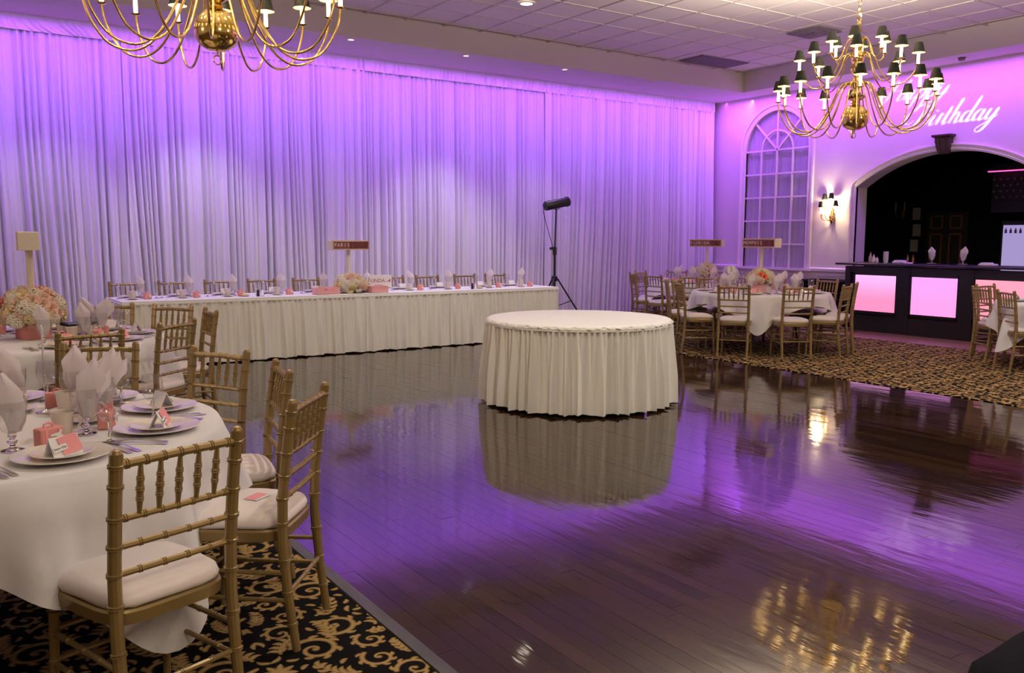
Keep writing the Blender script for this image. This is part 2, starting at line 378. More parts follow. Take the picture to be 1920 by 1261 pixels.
# ------------------------------------------------------------------ room shell
FX0, FX1, FY0, FY1 = 1.43, 8.07, 0.35, 11.25           # dance floor
mb = MB(); mb.box((4.5, 3.5, -0.11), (27, 21, 0.16))
floor = struct('floor', mb, 'dark_base')
for (x0, x1, y0, y1) in ((-7, FX0-.06, -6.5, 13.6), (FX1, 11.72, -6.5, 13.6), (11.72, 14.1, 9.25, 13.6), (11.72, 14.1, -6.5, 3.5), (FX0-.06, FX1, FY1, 13.6), (FX0-.06, FX1, -6.5, FY0)):
    mb = MB(); mb.box(((x0+x1)/2, (y0+y1)/2, -0.015), (x1-x0, y1-y0, 0.03)); obj('carpet', mb, 'carpet', floor)
mb = MB(); mb.box((12.9, 6.375, -0.015), (2.36, 5.74, 0.03)); obj('bar_floor_boards', mb, 'bar_floor', floor)
mb = MB(); mb.prism([(FX0-.062, -.01), (FX0-.056, .006), (FX0-.02, .009), (FX0-.001, .002), (FX0-.001, -.01)], 1, FY0, FY1)
obj('edge_strip', mb, 'strip_metal', floor)
# strip boards of the dance floor
pw = 0.0755; unit = MB(); unit.box((0, 0, -0.010), (1, 1, 0.02)); unit_me = unit.mesh('plank', 'wood', 0)
planks = []; nrow = int((FX1-FX0)/pw)
for i in range(nrow):
    x = FX0 + pw*(i+.5); y = FY0 - random.random()*1.2
    while y < FY1:
        L = random.uniform(0.8, 2.1); a, b = max(y, FY0), min(y+L, FY1)
        if b-a > .06: planks.append((x, (a+b)/2, b-a))
        y += L
def nearness(p): return math.hypot(p[0]-1.2, p[1]-1.2)
def inview(p):
    v = Vector((p[0], p[1], -CAM_H)); w = v.dot(_fw)
    return w > .3 and abs(v.dot(RT)/w)*FPX < 1000 and -v.dot(UP)/w*FPX < 660
order = sorted(planks, key=lambda p: (not inview(p), p[0]*p[0]+p[1]*p[1]))
rest = MB()
for k, (x, y, L) in enumerate(order):
    tx, ty = random.gauss(0, .0012), random.gauss(0, .0005)
    if k < 300:
        o = put('plank', unit_me, floor, (x, y, 0), (ty, tx, 0)); o.scale = (pw-.0012, L-.0012, 1)
    else:
        w2, l2 = (pw-.0012)/2, (L-.0012)/2
        vs = [(x+i*w2, y+j*l2, h + (-tx*i*w2+ty*j*l2 if h == 0 else 0)) for h in (-.02, 0) for (i, j) in ((-1, -1), (1, -1), (1, 1), (-1, 1))]
        rest.add(vs, [(0, 3, 2, 1), (4, 5, 6, 7), (0, 1, 5, 4), (1, 2, 6, 5), (2, 3, 7, 6), (3, 0, 4, 7)])
tag(obj('far_planks', rest, 'wood', floor, smooth=0), kind='stuff')

# ceiling: suspended tiles in a raised tray, plaster soffit round it
mb = MB(); mb.box((3.2, 2.7, ZC+.07), (20.8, 18.6, .06)); ceil = struct('ceiling', mb, 'ceiling_bar')
P = 0.648; gx = [8.70+P*k for k in range(-14, 8)]; gy = [11.13-P*k for k in range(-1, 13)]
tile = MB(); tile.rbox((0, 0, .012), (P-.022, P-.022, .02), .004); tile_me = tile.mesh('tile', 'ceiling_tile')
for x in gx[:-1]:
    for y in gy[:-1]:
        cx, cy = x+P/2, y-P/2
        if cx+P/2 > XT+.55 or cy+P/2 > YT+.35: continue
        put('tile', tile_me, ceil, (cx, cy, ZC+.006+random.uniform(0, .004)))
mb = MB()
for x in gx: mb.box((x, 7.3, ZC+.006), (.022, 9.4, .012))
for y in gy: mb.box((6.4, y, ZC+.006), (14.6, .022, .0118))
tag(obj('ceiling_grid', mb, 'ceiling_bar', ceil), kind='stuff')
mb = MB(); mb.box((3.2, (YT+13.6)/2, (ZS+ZC+.1)/2), (21.8, 13.6-YT, ZC+.1-ZS)); mb.box(((XT+14.3)/2, (YT-6.5)/2, (ZS+ZC+.1)/2), (14.3-XT, YT+6.5, ZC+.1-ZS))
struct('trim_1', mb, 'soffit_paint')
# walls
mb = MB(); mb.box((3.2, 13.58, 2.2), (21.8, .12, 4.5)); struct('wall_back', mb, 'wall_paint')
mb = MB(); mb.box((-7.1, 3.4, 2.3), (.2, 20.4, 4.8)); struct('wall_left', mb, 'wall_paint')
mb = MB(); mb.box((3.5, -6.6, 2.3), (21.4, .2, 4.8)); struct('wall_front', mb, 'wall_paint')
# right wall with an arched window and the arched bar opening
WY, WW, WSP, WB = 11.61, 0.765, 3.24, 0.92            # window: centre y, half width, springing, sill
BY, BW, BSP, BRISE = 8.15, 1.63, 2.42, 0.53           # bar arch
BR = (BW*BW+BRISE*BRISE)/(2*BRISE); BCZ = BSP+BRISE-BR; BA = math.asin(BW/BR)
win = [(WY-WW, WB), (WY+WW, WB)] + [(WY+WW*math.cos(PI*i/24), WSP+WW*math.sin(PI*i/24)) for i in range(25)]
arch = [(BY-BW, 0.0), (BY+BW, 0.0)] + [(BY+BR*math.sin(BA-2*BA*i/24), BCZ+BR*math.cos(BA-2*BA*i/24)) for i in range(25)]
outer = [(-6.5, 0), (13.6, 0), (13.6, ZS+.05), (-6.5, ZS+.05)]
arch_b = [(p[0], max(p[1], .001)) for p in arch]
loops = [outer, win, arch_b]
flat = [Vector(p) for lp in loops for p in lp]; n0, n1 = len(outer), len(outer)+len(win)
tv, _, tf, _, _, tof = delaunay_2d_cdt(flat, [], [list(range(n0)), list(range(n0, n1)), list(range(n1, len(flat)))], 0, 1e-6)
mb = MB(); mb.add([(XW, p[0], p[1]) for p in tv], [tuple(f) for f, o in zip(tf, tof) if list(o) == [0]])
for lp, dep in ((win, .16), (arch_b, .32)):
    n = len(lp); mb.add([(XW, *p) for p in lp]+[(XW+dep, *p) for p in lp], [(i, (i+1) % n, n+(i+1) % n, n+i) for i in range(n)])
wr = struct('wall_right', mb, 'wall_paint', smooth=20)
# chair rail, wainscot mouldings and skirting of the right wall
for nm, z, h, d in (('chair_rail', .915, .07, .035), ('baseboard_right', .07, .14, .02)):
    for (y0, y1) in ((BY+BW+.10, WY-WW-.14), (WY+WW+.14, 13.5), (-6.4, BY-BW-.10)):
        mb = MB(); mb.prism([(XW-d, z-h/2), (XW-d*1.1, z+h*.2), (XW-d*.5, z+h/2), (XW, z+h/2), (XW, z-h/2)], 1, y0, y1)
        o = obj(nm, mb, 'trim_white', wr if nm == 'chair_rail' else None)
        if nm != 'chair_rail': o['kind'] = 'structure'
def moulding(y0, y1, z0, z1):
    mb = MB()
    for a, b in (((y0, z0), (y1, z0)), ((y1, z0), (y1, z1)), ((y1, z1), (y0, z1)), ((y0, z1), (y0, z0))):
        mb.bar((XW-.006, *a), (XW-.006, *b), .022, .014, (1, 0, 0))
    obj('panel_moulding', mb, 'trim_white', wr)
moulding(9.98, 10.55, .26, .80); moulding(12.62, 13.3, .26, .80)
# window: casing, muntins, panes, drape behind
w1 = bpy.data.objects.new('window_1', None); COL.objects.link(w1); w1['kind'] = 'structure'; w1.location = (XW, WY, WB)
def wput(name, mb, m, smooth=35):
    o = obj(name, mb, m, None, smooth=smooth); o.parent = w1; o.matrix_parent_inverse = Matrix.Translation((-XW, -WY, -WB)); return o
prof = [(.0, -.04), (.0, .022), (.035, .028), (.045, .018), (.085, .018), (.10, .045), (.135, .045), (.14, 0)]
path = [((WY+WW, WB), (1, 0))] + [((WY+WW*math.cos(PI*i/28), WSP+WW*math.sin(PI*i/28)), (math.cos(PI*i/28), math.sin(PI*i/28))) for i in range(29)] + [((WY-WW, WB), (-1, 0))]
mb = MB(); casing(mb, path, prof); wput('casing', mb, 'trim_white')
mb = MB(); mb.box((XW-.02, WY, WB-.02), (.16, 2*WW+.34, .045)); mb.box((XW-.005, WY, WB-.09), (.03, 2*WW+.26, .09)); wput('sill', mb, 'trim_white')
rows = 5; rh = (WSP-WB)/rows
for k in range(-1, 2):
    mb = MB(); mb.box((XW+.025, WY+k*WW/2, (WB+WSP)/2), (.045, .032, WSP-WB)); wput('muntin', mb, 'trim_white')
for k in range(1, rows+1):
    mb = MB(); mb.box((XW+.025, WY, WB+k*rh), (.043, 2*WW, .030)); wput('muntin', mb, 'trim_white')
for a in (45, 90, 135):
    mb = MB(); mb.bar((XW+.025, WY, WSP), (XW+.025, WY+WW*math.cos(R(a)), WSP+WW*math.sin(R(a))), .032, .045, (1, 0, 0)); wput('muntin', mb, 'trim_white')
wput('muntin', sector(WY, WSP, WW*.5-.015, WW*.5+.015, 0, PI, XW+.005, XW+.045, 20), 'trim_white')
pane = MB(); pane.box((0, 0, 0), (.006, WW/2-.03, rh-.028)); pane_me = pane.mesh('pane', 'pane_glass', 0)
for k in range(4):
    for j in range(rows):
        o = put('pane', pane_me, w1, (.03, -WW+WW/4+k*WW/2, rh*(j+.5)))
for k in range(4):
    g = R(2)
    wput('pane', sector(WY, WSP, .03, WW*.5-.015, R(45*k)+g*2, R(45*k+45)-g*2, XW+.027, XW+.033), 'pane_glass', 0)
    wput('pane', sector(WY, WSP, WW*.5+.015, WW-.005, R(45*k)+g, R(45*k+45)-g, XW+.027, XW+.033), 'pane_glass', 0)
# arch casing and keystone
prof2 = [(.0, -.05), (.0, .02), (.03, .03), (.038, .018), (.075, .018), (.085, .04), (.105, .04), (.11, 0)]
path = [((BY+BW, 0.02), (1, 0)), ((BY+BW, BSP-.01), (1, 0))]
path += [((BY+BR*math.sin(BA-2*BA*i/28), BCZ+BR*math.cos(BA-2*BA*i/28)), (math.sin(BA-2*BA*i/28), math.cos(BA-2*BA*i/28))) for i in range(29)]
path += [((BY-BW, BSP-.01), (-1, 0)), ((BY-BW, 0.02), (-1, 0))]
mb = MB(); casing(mb, path, prof2); struct('trim_2', mb, 'trim_white')
ks = thing('keystone', 'dark wooden keystone bracket at the top of the white bar arch', 'keystone', (XW, BY, BSP+BRISE))
mb = MB(); mb.loft([[(-.0, -w, z), (-d, -w, z), (-d, w, z), (0, w, z)] for (w, d, z) in ((.085, .07, -.06), (.10, .10, .02), (.125, .12, .14), (.125, .12, .20))]); obj('bracket', mb, 'keystone_wood', ks)
mb = MB(); mb.loft([[(-.0, -w, z), (-d, -w, z), (-d, w, z), (0, w, z)] for (w, d, z) in ((.13, .13, .201), (.165, .165, .225), (.165, .165, .25))]); obj('cap', mb, 'keystone_wood', ks)
for s_ in (-.05, .05):
    mb = MB(); mb.tube([(-.075, s_, -.05), (-.105, s_, .03), (-.125, s_, .15), (-.125, s_, .19)], .012, 6); obj('flute', mb, 'keystone_wood', ks)

# ------------------------------------------------------------------ back bar room behind the arch
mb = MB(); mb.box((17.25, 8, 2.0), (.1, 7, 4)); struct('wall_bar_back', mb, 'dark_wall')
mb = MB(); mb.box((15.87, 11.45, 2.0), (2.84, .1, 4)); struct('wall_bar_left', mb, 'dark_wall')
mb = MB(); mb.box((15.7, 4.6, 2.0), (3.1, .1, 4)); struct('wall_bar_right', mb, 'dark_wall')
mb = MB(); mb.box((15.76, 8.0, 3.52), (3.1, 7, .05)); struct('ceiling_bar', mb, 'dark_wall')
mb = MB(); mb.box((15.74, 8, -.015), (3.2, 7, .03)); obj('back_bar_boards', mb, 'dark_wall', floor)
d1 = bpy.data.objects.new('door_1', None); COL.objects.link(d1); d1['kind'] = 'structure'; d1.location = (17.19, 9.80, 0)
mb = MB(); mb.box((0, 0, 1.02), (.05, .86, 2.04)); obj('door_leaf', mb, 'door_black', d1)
for (yc) in (.21, -.19):
    for (z0, z1) in ((1.72, 1.96), (.88, 1.60), (.15, .78)):
        mb = MB(); y0, y1 = yc-.115, yc+.115
        for a, b in (((y0, z0), (y1, z0)), ((y1, z0), (y1, z1)), ((y1, z1), (y0, z1)), ((y0, z1), (y0, z0))): mb.bar((-.032, *a), (-.032, *b), .03, .02, (1, 0, 0))
        obj('gold_moulding', mb, 'gold_trim', d1)
mb = MB(); mb.lathe([(0, 0), (.02, .0), (.012, .02), (.028, .045), (.0, .065)], 10); obj('door_knob', mb, 'gold_trim', d1, (-.03, -.36, 1.0), (0, -PI/2, 0))
for i, (z, dy) in enumerate(((2.02, 0), (1.68, -.02), (1.36, .02))):
    t = thing('framed_certificate', ('highest', 'middle', 'lowest')[i] + ' of three pale framed notices on the dark wall behind the bar', 'frame', (17.19, 10.47+dy, z), 0, 'notices behind the bar')
    mb = MB(); mb.box((0, 0, 0), (.02, .20, .28)); obj('frame', mb, 'door_black', t)
    mb = MB(); mb.box((-.012, 0, 0), (.006, .17, .245)); obj('paper', mb, 'cert_paper', t)
t = thing('wall_sconce', 'unlit brass wall sconce with two white candles behind the bar', 'sconce', (17.19, 10.78, 2.05))
mb = MB(); mb.lathe([(0, -.16), (.02, -.13), (.045, -.05), (.03, .02), (.015, .08), (0, .1)], 10); obj('backplate', mb, 'gold_trim', t)
for s_ in (-1, 1):
    mb = MB(); mb.tube([(-.03, 0, -.05), (-.09, s_*.05, -.09), (-.12, s_*.09, -.04), (-.12, s_*.10, .03)], .009, 6); a = obj('arm', mb, 'gold_trim', t)
    mb = MB(); mb.lathe([(.014, 0), (.014, .17), (.004, .19), (.0, .2)], 8, (-.12, s_*.10, .03)); obj('candle', mb, 'cert_paper', a)
t = thing('ceiling_spot', 'small lit ceiling spot in the dark bar room behind the keystone', 'light', (15.5, 9.1, 3.49))
mb = MB(); mb.lathe([(.09, 0), (.09, -.03), (.07, -.035)], 16); obj('rim', mb, 'black_metal', t)
mb = MB(); mb.lathe([(0, -.02), (.07, -.02), (.07, -.026), (0, -.026)], 16); obj('lens', mb, 'cert_paper', t)
t = thing('bottle_rack', 'dark wine rack with pale bottle ends behind the bar at right', 'rack', (16.9, 8.15, 2.2))
mb = MB(); mb.box((.05, 0, .25), (.3, 1.2, .9)); obj('cabinet', mb, 'door_black', t)
for i in range(4):
    for j in range(9):
        mb = MB(); mb.lathe([(0, 0), (.020, 0), (.020, .03), (0, .03)], 8); obj('bottle_end', mb, 'rack_dot', t, (-.10, .50-.125*j+(.06 if i % 2 else 0), .08+.11*i), (0, -PI/2, 0))
t = thing('glass_door_fridge', 'glowing pale violet glass door fridge behind the bar counter', 'fridge', (16.9, 8.05, 0))
mb = MB(); mb.box((.1, 0, .92), (.3, 1.0, 1.84)); obj('body', mb, 'door_black', t)
mb = MB(); mb.box((-.06, 0, 1.08), (.02, .92, 1.36)); obj('lit_door', mb, 'fridge_glow', t)
for j in range(10):
    mb = MB(); mb.lathe([(0, -.05), (.022, -.05), (.022, 0), (.008, .03), (.008, .05), (0, .05)], 8); obj('bottle', mb, 'violet_bottle', t, (-.09, .40-.088*j, 1.66))
t = thing('led_light_bar', 'glowing pink light bar under the bar room ceiling at right', 'light', (16.6, 8.2, 2.76))
mb = MB(); mb.box((0, 0, .02), (.06, 1.1, .04)); obj('housing', mb, 'black_metal', t)
for j in range(4): mb = MB(); mb.box((0, .41-.27*j, -.01), (.05, .25, .02)); obj('lamp', mb, 'led_pink', t)

# ------------------------------------------------------------------ drapes
def drape_panel(x0, x1, y, z0, z1, seed, amp=1.0, dx=0.0095, along='x'):
    rnd = random.Random(seed); ph = [rnd.uniform(0, 6.3) for _ in range(8)]; n = int((x1-x0)/dx)
    sw = [(rnd.uniform(x0, x1), rnd.uniform(.3, .7), rnd.choice((-1, 1))*rnd.uniform(.05, .20)) for _ in range(3)]
    rows = []
    for k in range(31):
        t = k/30; z = z1+(z0-z1)*t; row = []
        for i in range(n+1):
            x = x0+(x1-x0)*i/n; u = x
            for (c, w, s_) in sw: u += s_*math.exp(-((x-c)/w)**2)*max(0, t-.25)**1.6
            a1 = .010*(1-.5*t); a2 = .078*min(1, .30+t*1.2); a3 = .02*t
            f = a1*math.sin(2*PI*u/.072+1.6*math.sin(2*PI*u/.61+ph[0])+ph[1])
            g = 1-2*abs(math.sin(PI*u/.112+1.7*math.sin(2*PI*u/1.13+ph[2])+1.2*math.sin(2*PI*u/.43+ph[3])+ph[4]))**.5
            f += a2*(g+.30*math.sin(2*PI*u/.0925+ph[5]))+a3*math.sin(2*PI*u/.83+ph[6])
            yy = y + amp*f
            row.append((x, yy, z) if along == 'x' else (yy, x, z))
        rows.append(row)
    m = MB(); m.grid(rows); return m
seams = [-4.8, -1.15, 2.42, 6.0, 9.6, 13.98]
names = ['white sheer wall drape panel at the far left edge, mostly outside the picture', 'white sheer wall drape panel behind the second left round table',
         'white sheer wall drape panel behind the left half of the head table', 'white sheer drape panel behind the middle of the head table, by the LINDA sign',
         'white sheer drape panel from the light stand to the right corner']
for i in range(5):
    t = thing('sheer_drape', names[i], 'drape', (seams[i], YC, 0), 0, 'white drape wall')
    o = obj('cloth', drape_panel(seams[i]-.03, seams[i+1]+.03, YC+.03*(i % 2), .012, 4.16, 11+i), 'drape', t, (-seams[i], -YC, 0), smooth=0, fix=False)
    o.data.polygons.foreach_set('use_smooth', [True]*len(o.data.polygons))
    h = drape_panel(seams[i]-.01, seams[i+1]+.01, YC-.012, 4.13, 4.335, 40+i, .28); o = obj('rod_pocket', h, 'drape', t, (-seams[i], -YC, 0), smooth=80, fix=False)
mb = MB(); mb.tube([(-4.8, 13.26, 4.20), (14.0, 13.26, 4.20)], .02, 8); tag(obj('drape_rod', mb, 'silver'), 'long metal rod carrying the white drape wall under the soffit', 'rod')
t = thing('window_sheer', 'gathered sheer curtain hanging behind the panes of the arched window', 'curtain', (14.19, WY, 0))
obj('cloth', drape_panel(WY-.86, WY+.86, 14.19, .86, 4.08, 78, .32, .0125, 'y'), 'drape', t, (-14.19, -WY, 0), smooth=80, fix=False)
mb = MB(); mb.box((14.42, WY, 2.3), (.04, 2.2, 3.8)); struct('wall_window_back', mb, 'wall_paint')

# ------------------------------------------------------------------ chairs
def ring_pole(mb, pts, r, rings=(), n=8, taper=None, bump=1.22, hw=.0035):
    P = [Vector(p) for p in pts]; seg = [(P[i+1]-P[i]).length for i in range(len(P)-1)]; L = sum(seg)
    ts = set([0.0, 1.0]); acc = 0
    for s_ in seg[:-1]: acc += s_; ts.add(acc/L)
    kind = {}
    for q in rings:
        for d, b in ((-2.0, 1), (-1.4, bump), (-.55, bump), (0, 1.03), (.55, bump), (1.4, bump), (2.0, 1)):
            u = min(1, max(0, q+d*hw/L)); ts.add(u); kind[u] = b
    if taper:
        for k in range(1, 8): ts.add(k/8)
    out, rad = [], []
    for u in sorted(ts):
        d = u*L; i = 0
        while i < len(seg)-1 and d > seg[i]: d -= seg[i]; i += 1
        out.append(P[i].lerp(P[i+1], min(1, d/seg[i]))); rad.append(r*(taper(u) if taper else 1)*kind.get(u, 1))
    mb.tube(out, rad, n)
def make_chair():
    t = thing('chiavari_chair', '', 'chair')
    g = 'gold'
    post = lambda s_: [(s_*.180, -.238, 0), (s_*.182, -.212, .20), (s_*.182, -.196, .40), (s_*.183, -.200, .56), (s_*.184, -.222, .75), (s_*.186, -.246, .905)]
    for s_ in (-1, 1):
        mb = MB(); ring_pole(mb, post(s_), .0182, (.11, .24, .37, .52, .62, .71, .80, .90, .965), 10, lambda u: .82+.2*min(1, u*3)-.08*max(0, u-.7))
        mb.lathe([(0.0, .014), (.012, .010), (.0175, .0), (.0165, -.006), (0, -.006)], 10, (s_*.186, -.246, .908)); obj('back_post', mb, g, t)
        mb = MB(); ring_pole(mb, [(s_*.185, .195, 0), (s_*.180, .178, .41)], .0155, (.28, .48, .68, .88), 10, lambda u: .78+.25*u); obj('front_leg', mb, g, t)
    def xz(z):                                      # back plane at height z
        p = post(1)
        for a, b in zip(p, p[1:]):
            if a[2] <= z <= b[2]: k = (z-a[2])/(b[2]-a[2]); return a[0]+(b[0]-a[0])*k, a[1]+(b[1]-a[1])*k
    x, y = xz(.875); mb = MB(); ring_pole(mb, [(-x, y, .875), (0, y-.006, .879), (x, y, .875)], .0125, (.08, .23, .37, .5, .63, .77, .92), 8); obj('top_rail', mb, g, t)
    for z, rg in ((.720, (.08, .23, .37, .5, .63, .77, .92)), (.640, (.2, .4, .6, .8)), (.560, (.2, .4, .6, .8))):
        x, y = xz(z); mb = MB(); ring_pole(mb, [(-x, y, z), (0, y-.004, z), (x, y, z)], .0098, rg, 8); obj('back_rail', mb, g, t)
    x1, y1 = xz(.72); x2, y2 = xz(.87)
    for k in (-2, -1, 0, 1, 2):
        mb = MB(); ring_pole(mb, [(k*.058, y1-.004, .722), (k*.059, y2-.006, .872)], .0102, (.3, .5, .7), 7, lambda u: .58+.42*math.sin(PI*u)); obj('spindle', mb, g, t)
    for s_ in (-1, 1):
        for z in (.29, .19):
            mb = MB(); k = z/.41; ring_pole(mb, [(s_*.190, -.214-.1*(.2-z)*.2, z), (s_*(.185-.005*k), .195-.017*k, z)], .0085, (.25, .5, .75), 7); obj('stretcher', mb, g, t)
    for z in (.30, .20):
        k = z/.41; mb = MB(); ring_pole(mb, [(-.185+.005*k, .195-.017*k, z), (.185-.005*k, .195-.017*k, z)], .0085, (.25, .5, .75), 7); obj('stretcher', mb, g, t)
    mb = MB(); ring_pole(mb, [(-.19, -.212, .215), (.19, -.212, .215)], .0085, (.25, .5, .75), 7); obj('stretcher', mb, g, t)
    plan = []
    for i in range(32):
        a = 2*PI*i/32; c, s_ = math.cos(a), math.sin(a); e = .42
        px = math.copysign(abs(c)**e, c); py = math.copysign(abs(s_)**e, s_)
        plan.append((px*(.192+.010*py), py*.192))
    mb = MB(); mb.loft([[(p[0]*k, p[1]*k-.002, z) for p in plan] for (k, z) in ((.97, .398), (1.02, .402), (1.03, .436), (1.0, .443))]); obj('seat_frame', mb, g, t)
    mb = MB(); rs = []
    for (k, z) in ((.90, .441), (.985, .447), (1.01, .460), (.985, .474), (.92, .486), (.78, .495), (.5, .501), (.2, .503)):
        rs.append([(p[0]*k, p[1]*k, z+.003*math.sin(i*2.1+p[0]*40)*(1 if .9 < k < 1 else 0)) for i, p in enumerate(plan)])
    mb.loft(rs); obj('seat_cushion', mb, 'cushion', t, smooth=60)
    return t
CH = Proto(make_chair())
def chair(x, y, rz, label, group): return CH.at((x, y, 0), R(rz), label, group, 'chair')
GL = 'chairs at the front left table'; GB = 'chairs at the left table with the coral vase'
G3 = 'chairs at the table numbered 3'; G5 = 'chairs at the far table in the corner'; GH = 'chairs behind the head table'
chair(.485, 2.745, 18.5, 'gold chair with its back to us, nearest the camera at the front left table', GL)
chair(.955, 3.20, 51, 'gold chair at the front left table with a pink card on its seat', GL)
chair(1.045, 3.79, 80, 'gold chair seen edge-on at the front left table, just behind the chair with the card', GL)
chair(1.0, 4.37, 118, 'gold chair facing us behind the right edge of the front left table', GL)
chair(.63, 4.86, 152, 'gold chair behind the tall napkins of the front left table', GL)
chair(1.23, 6.33, 41, 'gold chair turned half away at the near right side of the second left table', GB)
chair(1.50, 7.47, 128, 'gold chair behind the half-turned one, at the second left table', GB)
chair(.75, 6.01, 12, 'gold chair with its back to us before the black serving stand', GB)
chair(1.19, 7.85, 160, 'gold chair behind two white napkins, left of the head table end', GB)
chair(1.60, 7.03, 88, 'gold chair seen edge-on as one thick post before the head table skirt', GB)
chair(.10, 7.80, 205, 'gold chair on the far side of the second left table, at the picture edge', GB)
chair(.45, 10.35, 205, 'dark-looking gold chair beside the drape, before the left edge of the picture', 'chairs by the drape at far left')
chair(.62, 10.95, 95, 'gold chair seen edge-on as a short post above the white flowers', 'chairs by the drape at far left')
T4 = (9.54, 8.05); T5 = (10.9, 10.35); T6 = (11.1, 4.70); T1 = (.13, 3.72); T2 = (.60, 6.95)
for (x, y, rz, lb) in ((8.55, 7.60, -55, 'gold chair with its back to us before table number 3, left one of two'),
        (9.04, 7.12, -32, 'gold chair with its back to us before table number 3, right one of two'),
        (8.47, 8.20, -121, 'gold chair seen from its side at the left end of table number 3'),
        (8.75, 8.72, -130, 'gold chair half hidden behind the side-on chair left of table number 3'),
        (9.62, 7.02, 20, 'gold chair turned left before table number 3, beside the edge-on chair'),
        (10.06, 7.20, 33, 'gold chair seen edge-on against the first glowing bar panel'),
        (10.52, 7.90, 82, 'gold chair at the right end of table number 3, in front of the bar'),
        (10.35, 8.62, 125, 'gold chair at the back right of table number 3, facing us'),
        (9.75, 9.02, 170, 'gold chair directly behind the flowers of table number 3'),
        (9.18, 8.98, 205, 'gold chair behind the card with the number 3')):
    chair(x, y, rz, lb, G3)
far = []
for a in (150, 182, 214, 246, 280, 315, 352, 30, 68, 108):
    far.append(chair(T5[0]+1.02*math.cos(R(a)), T5[1]+1.02*math.sin(R(a)), a+90, '', G5))
name_by_order(far, 'gold chair, {} from the left around the far corner table before the drape')
for (x, y, rz, lb) in ((10.39, 4.93, -127, 'gold chair with its back to us at the table on the right edge'), (10.86, 5.47, -124, 'gold chair seen edge-on before the third glowing bar panel'),
        (11.42, 5.72, 175, 'gold chair facing us behind the table on the right edge')):
    chair(x, y, rz, lb, 'chairs at the table on the right edge')
hc = [chair(x*1.015, 11.66, 180+random.uniform(-4, 4), '', GH) for x in (2.06, 2.63, 3.19, 3.78, 4.39, 5.03, 5.73, 6.31, 6.98, 7.55)]
name_by_order(hc, 'gold chair, {} from the left behind the long head table')

# ------------------------------------------------------------------ tables and cloths
ZT = .762
def table(x, y, r, label):
    t = thing('round_table', label, 'table', (x, y, 0), 0)
    mb = MB(); mb.lathe([(0, .735), (r-.012, .735), (r-.004, .74), (r-.004, .752), (r-.012, .757), (0, .757)], 40); obj('tabletop', mb, 'keystone_wood', t)
    for s_ in (-1, 1):
        for q in (-1, 1):
            mb = MB(); mb.tube([(s_*r*.45, q*.22, .735), (s_*r*.5, q*.30, .02), (s_*r*.5, q*.30, 0)], .016, 8); obj('leg', mb, 'black_metal', t)
    return t
def cloth(x, y, r, s, rot, label, seed, nf=13):
    rnd = random.Random(seed); ph = [rnd.uniform(0, 6.28) for _ in range(4)]; n = 208; rows = []; rot = R(rot)
    for k in range(20):
        row = []
        for i in range(n+1):
            a = 2*PI*(i % n)/n; ca, sa = abs(math.cos(a-rot)), abs(math.sin(a-rot))
            Rm = s/((ca**14+sa**14)**(1/14)); drop = Rm-r
            if k < 5:
                q = (0.001, .5, .93, .988, 1.0)[k]; rr, z = r*q, ZT-(.0015 if k == 4 else 0)
            else:
                u = (k-4)/15; corner = max(0, (drop-(s-r))/(s*.414))
                w = nf*a+ph[0]+1.1*math.sin(3*a+ph[1]); d = u*drop
                rr = r+.006+.02*min(1, u*4)+d*(.07+.10*corner)+min(.055, d*.22)*(math.sin(w)+.4*math.sin(2*w+ph[2]))*(.5+.5*u)
                z = ZT-.004-d*.985
            row.append((x+rr*math.cos(a), y+rr*math.sin(a), max(z, .008)))
        rows.append(row)
    m = MB(); m.grid(rows)
    t = thing('tablecloth', label, 'tablecloth', (x, y, ZT)); o = obj('cloth', m, 'linen', t, (-x, -y, -ZT), smooth=0, fix=False)
    o.data.polygons.foreach_set('use_smooth', [True]*len(o.data.polygons)); return t
table(*T1, .835, 'round table under the white cloth at the front left')
cloth(*T1, .84, 1.10, -17, 'white cloth with a low corner on the round table at the front left', 1)
table(*T2, .855, 'round table under the white cloth, second at left with the coral vase')
cloth(*T2, .86, 1.03, 15, 'white cloth in shadow on the second left table, under the coral vase', 2)
table(*T4, .915, 'round table under a white cloth with the number 3 card')
cloth(*T4, .92, 1.06, -6, 'white cloth with a long hanging corner on the table numbered 3', 3)
table(*T5, .915, 'round table in the far right corner before the drape and window')
cloth(*T5, .92, 1.07, 10, 'white cloth tinted violet on the far corner table', 4)
table(*T6, .84, 'round table at the right edge of the picture before the bar')
cloth(*T6, .845, 1.05, 20, 'white cloth on the table cut by the right edge of the picture', 5)
table(-.75, 10.2, .84, 'round table by the drape at far left')
cloth(-.75, 10.2, .845, 1.05, 20, 'white cloth on the table outside the picture by the drape', 6)

def pleat(u, n, ph):                                   # rounded irregular pleats
    w = n*u+1.4*math.sin(.31*n*u+ph)+.8*math.sin(.117*n*u+2*ph); return .9-1.8*abs(math.sin(w/2))**.65+.35*math.sin(2*w+.6)+.3*math.sin(.53*w+ph)
def skirt_grid(fn, u0, u1, n, zt, zb, freq, ph, amp, flare):
    rows = []
    for k in range(15):
        t = k/14; row = []
        for i in range(n+1):
            u = u0+(u1-u0)*i/n
            a = amp*min(1, .22+1.2*t)*pleat(u, freq, ph)+amp*.35*(1-t)*math.sin(freq*2.7*u)
            sag = .006*math.sin(freq*.5*u+ph)*t
            row.append(fn(u, a+flare*t)+(zt+(zb-zt)*t+sag,))
        rows.append(row)
    m = MB(); m.grid(rows); return m
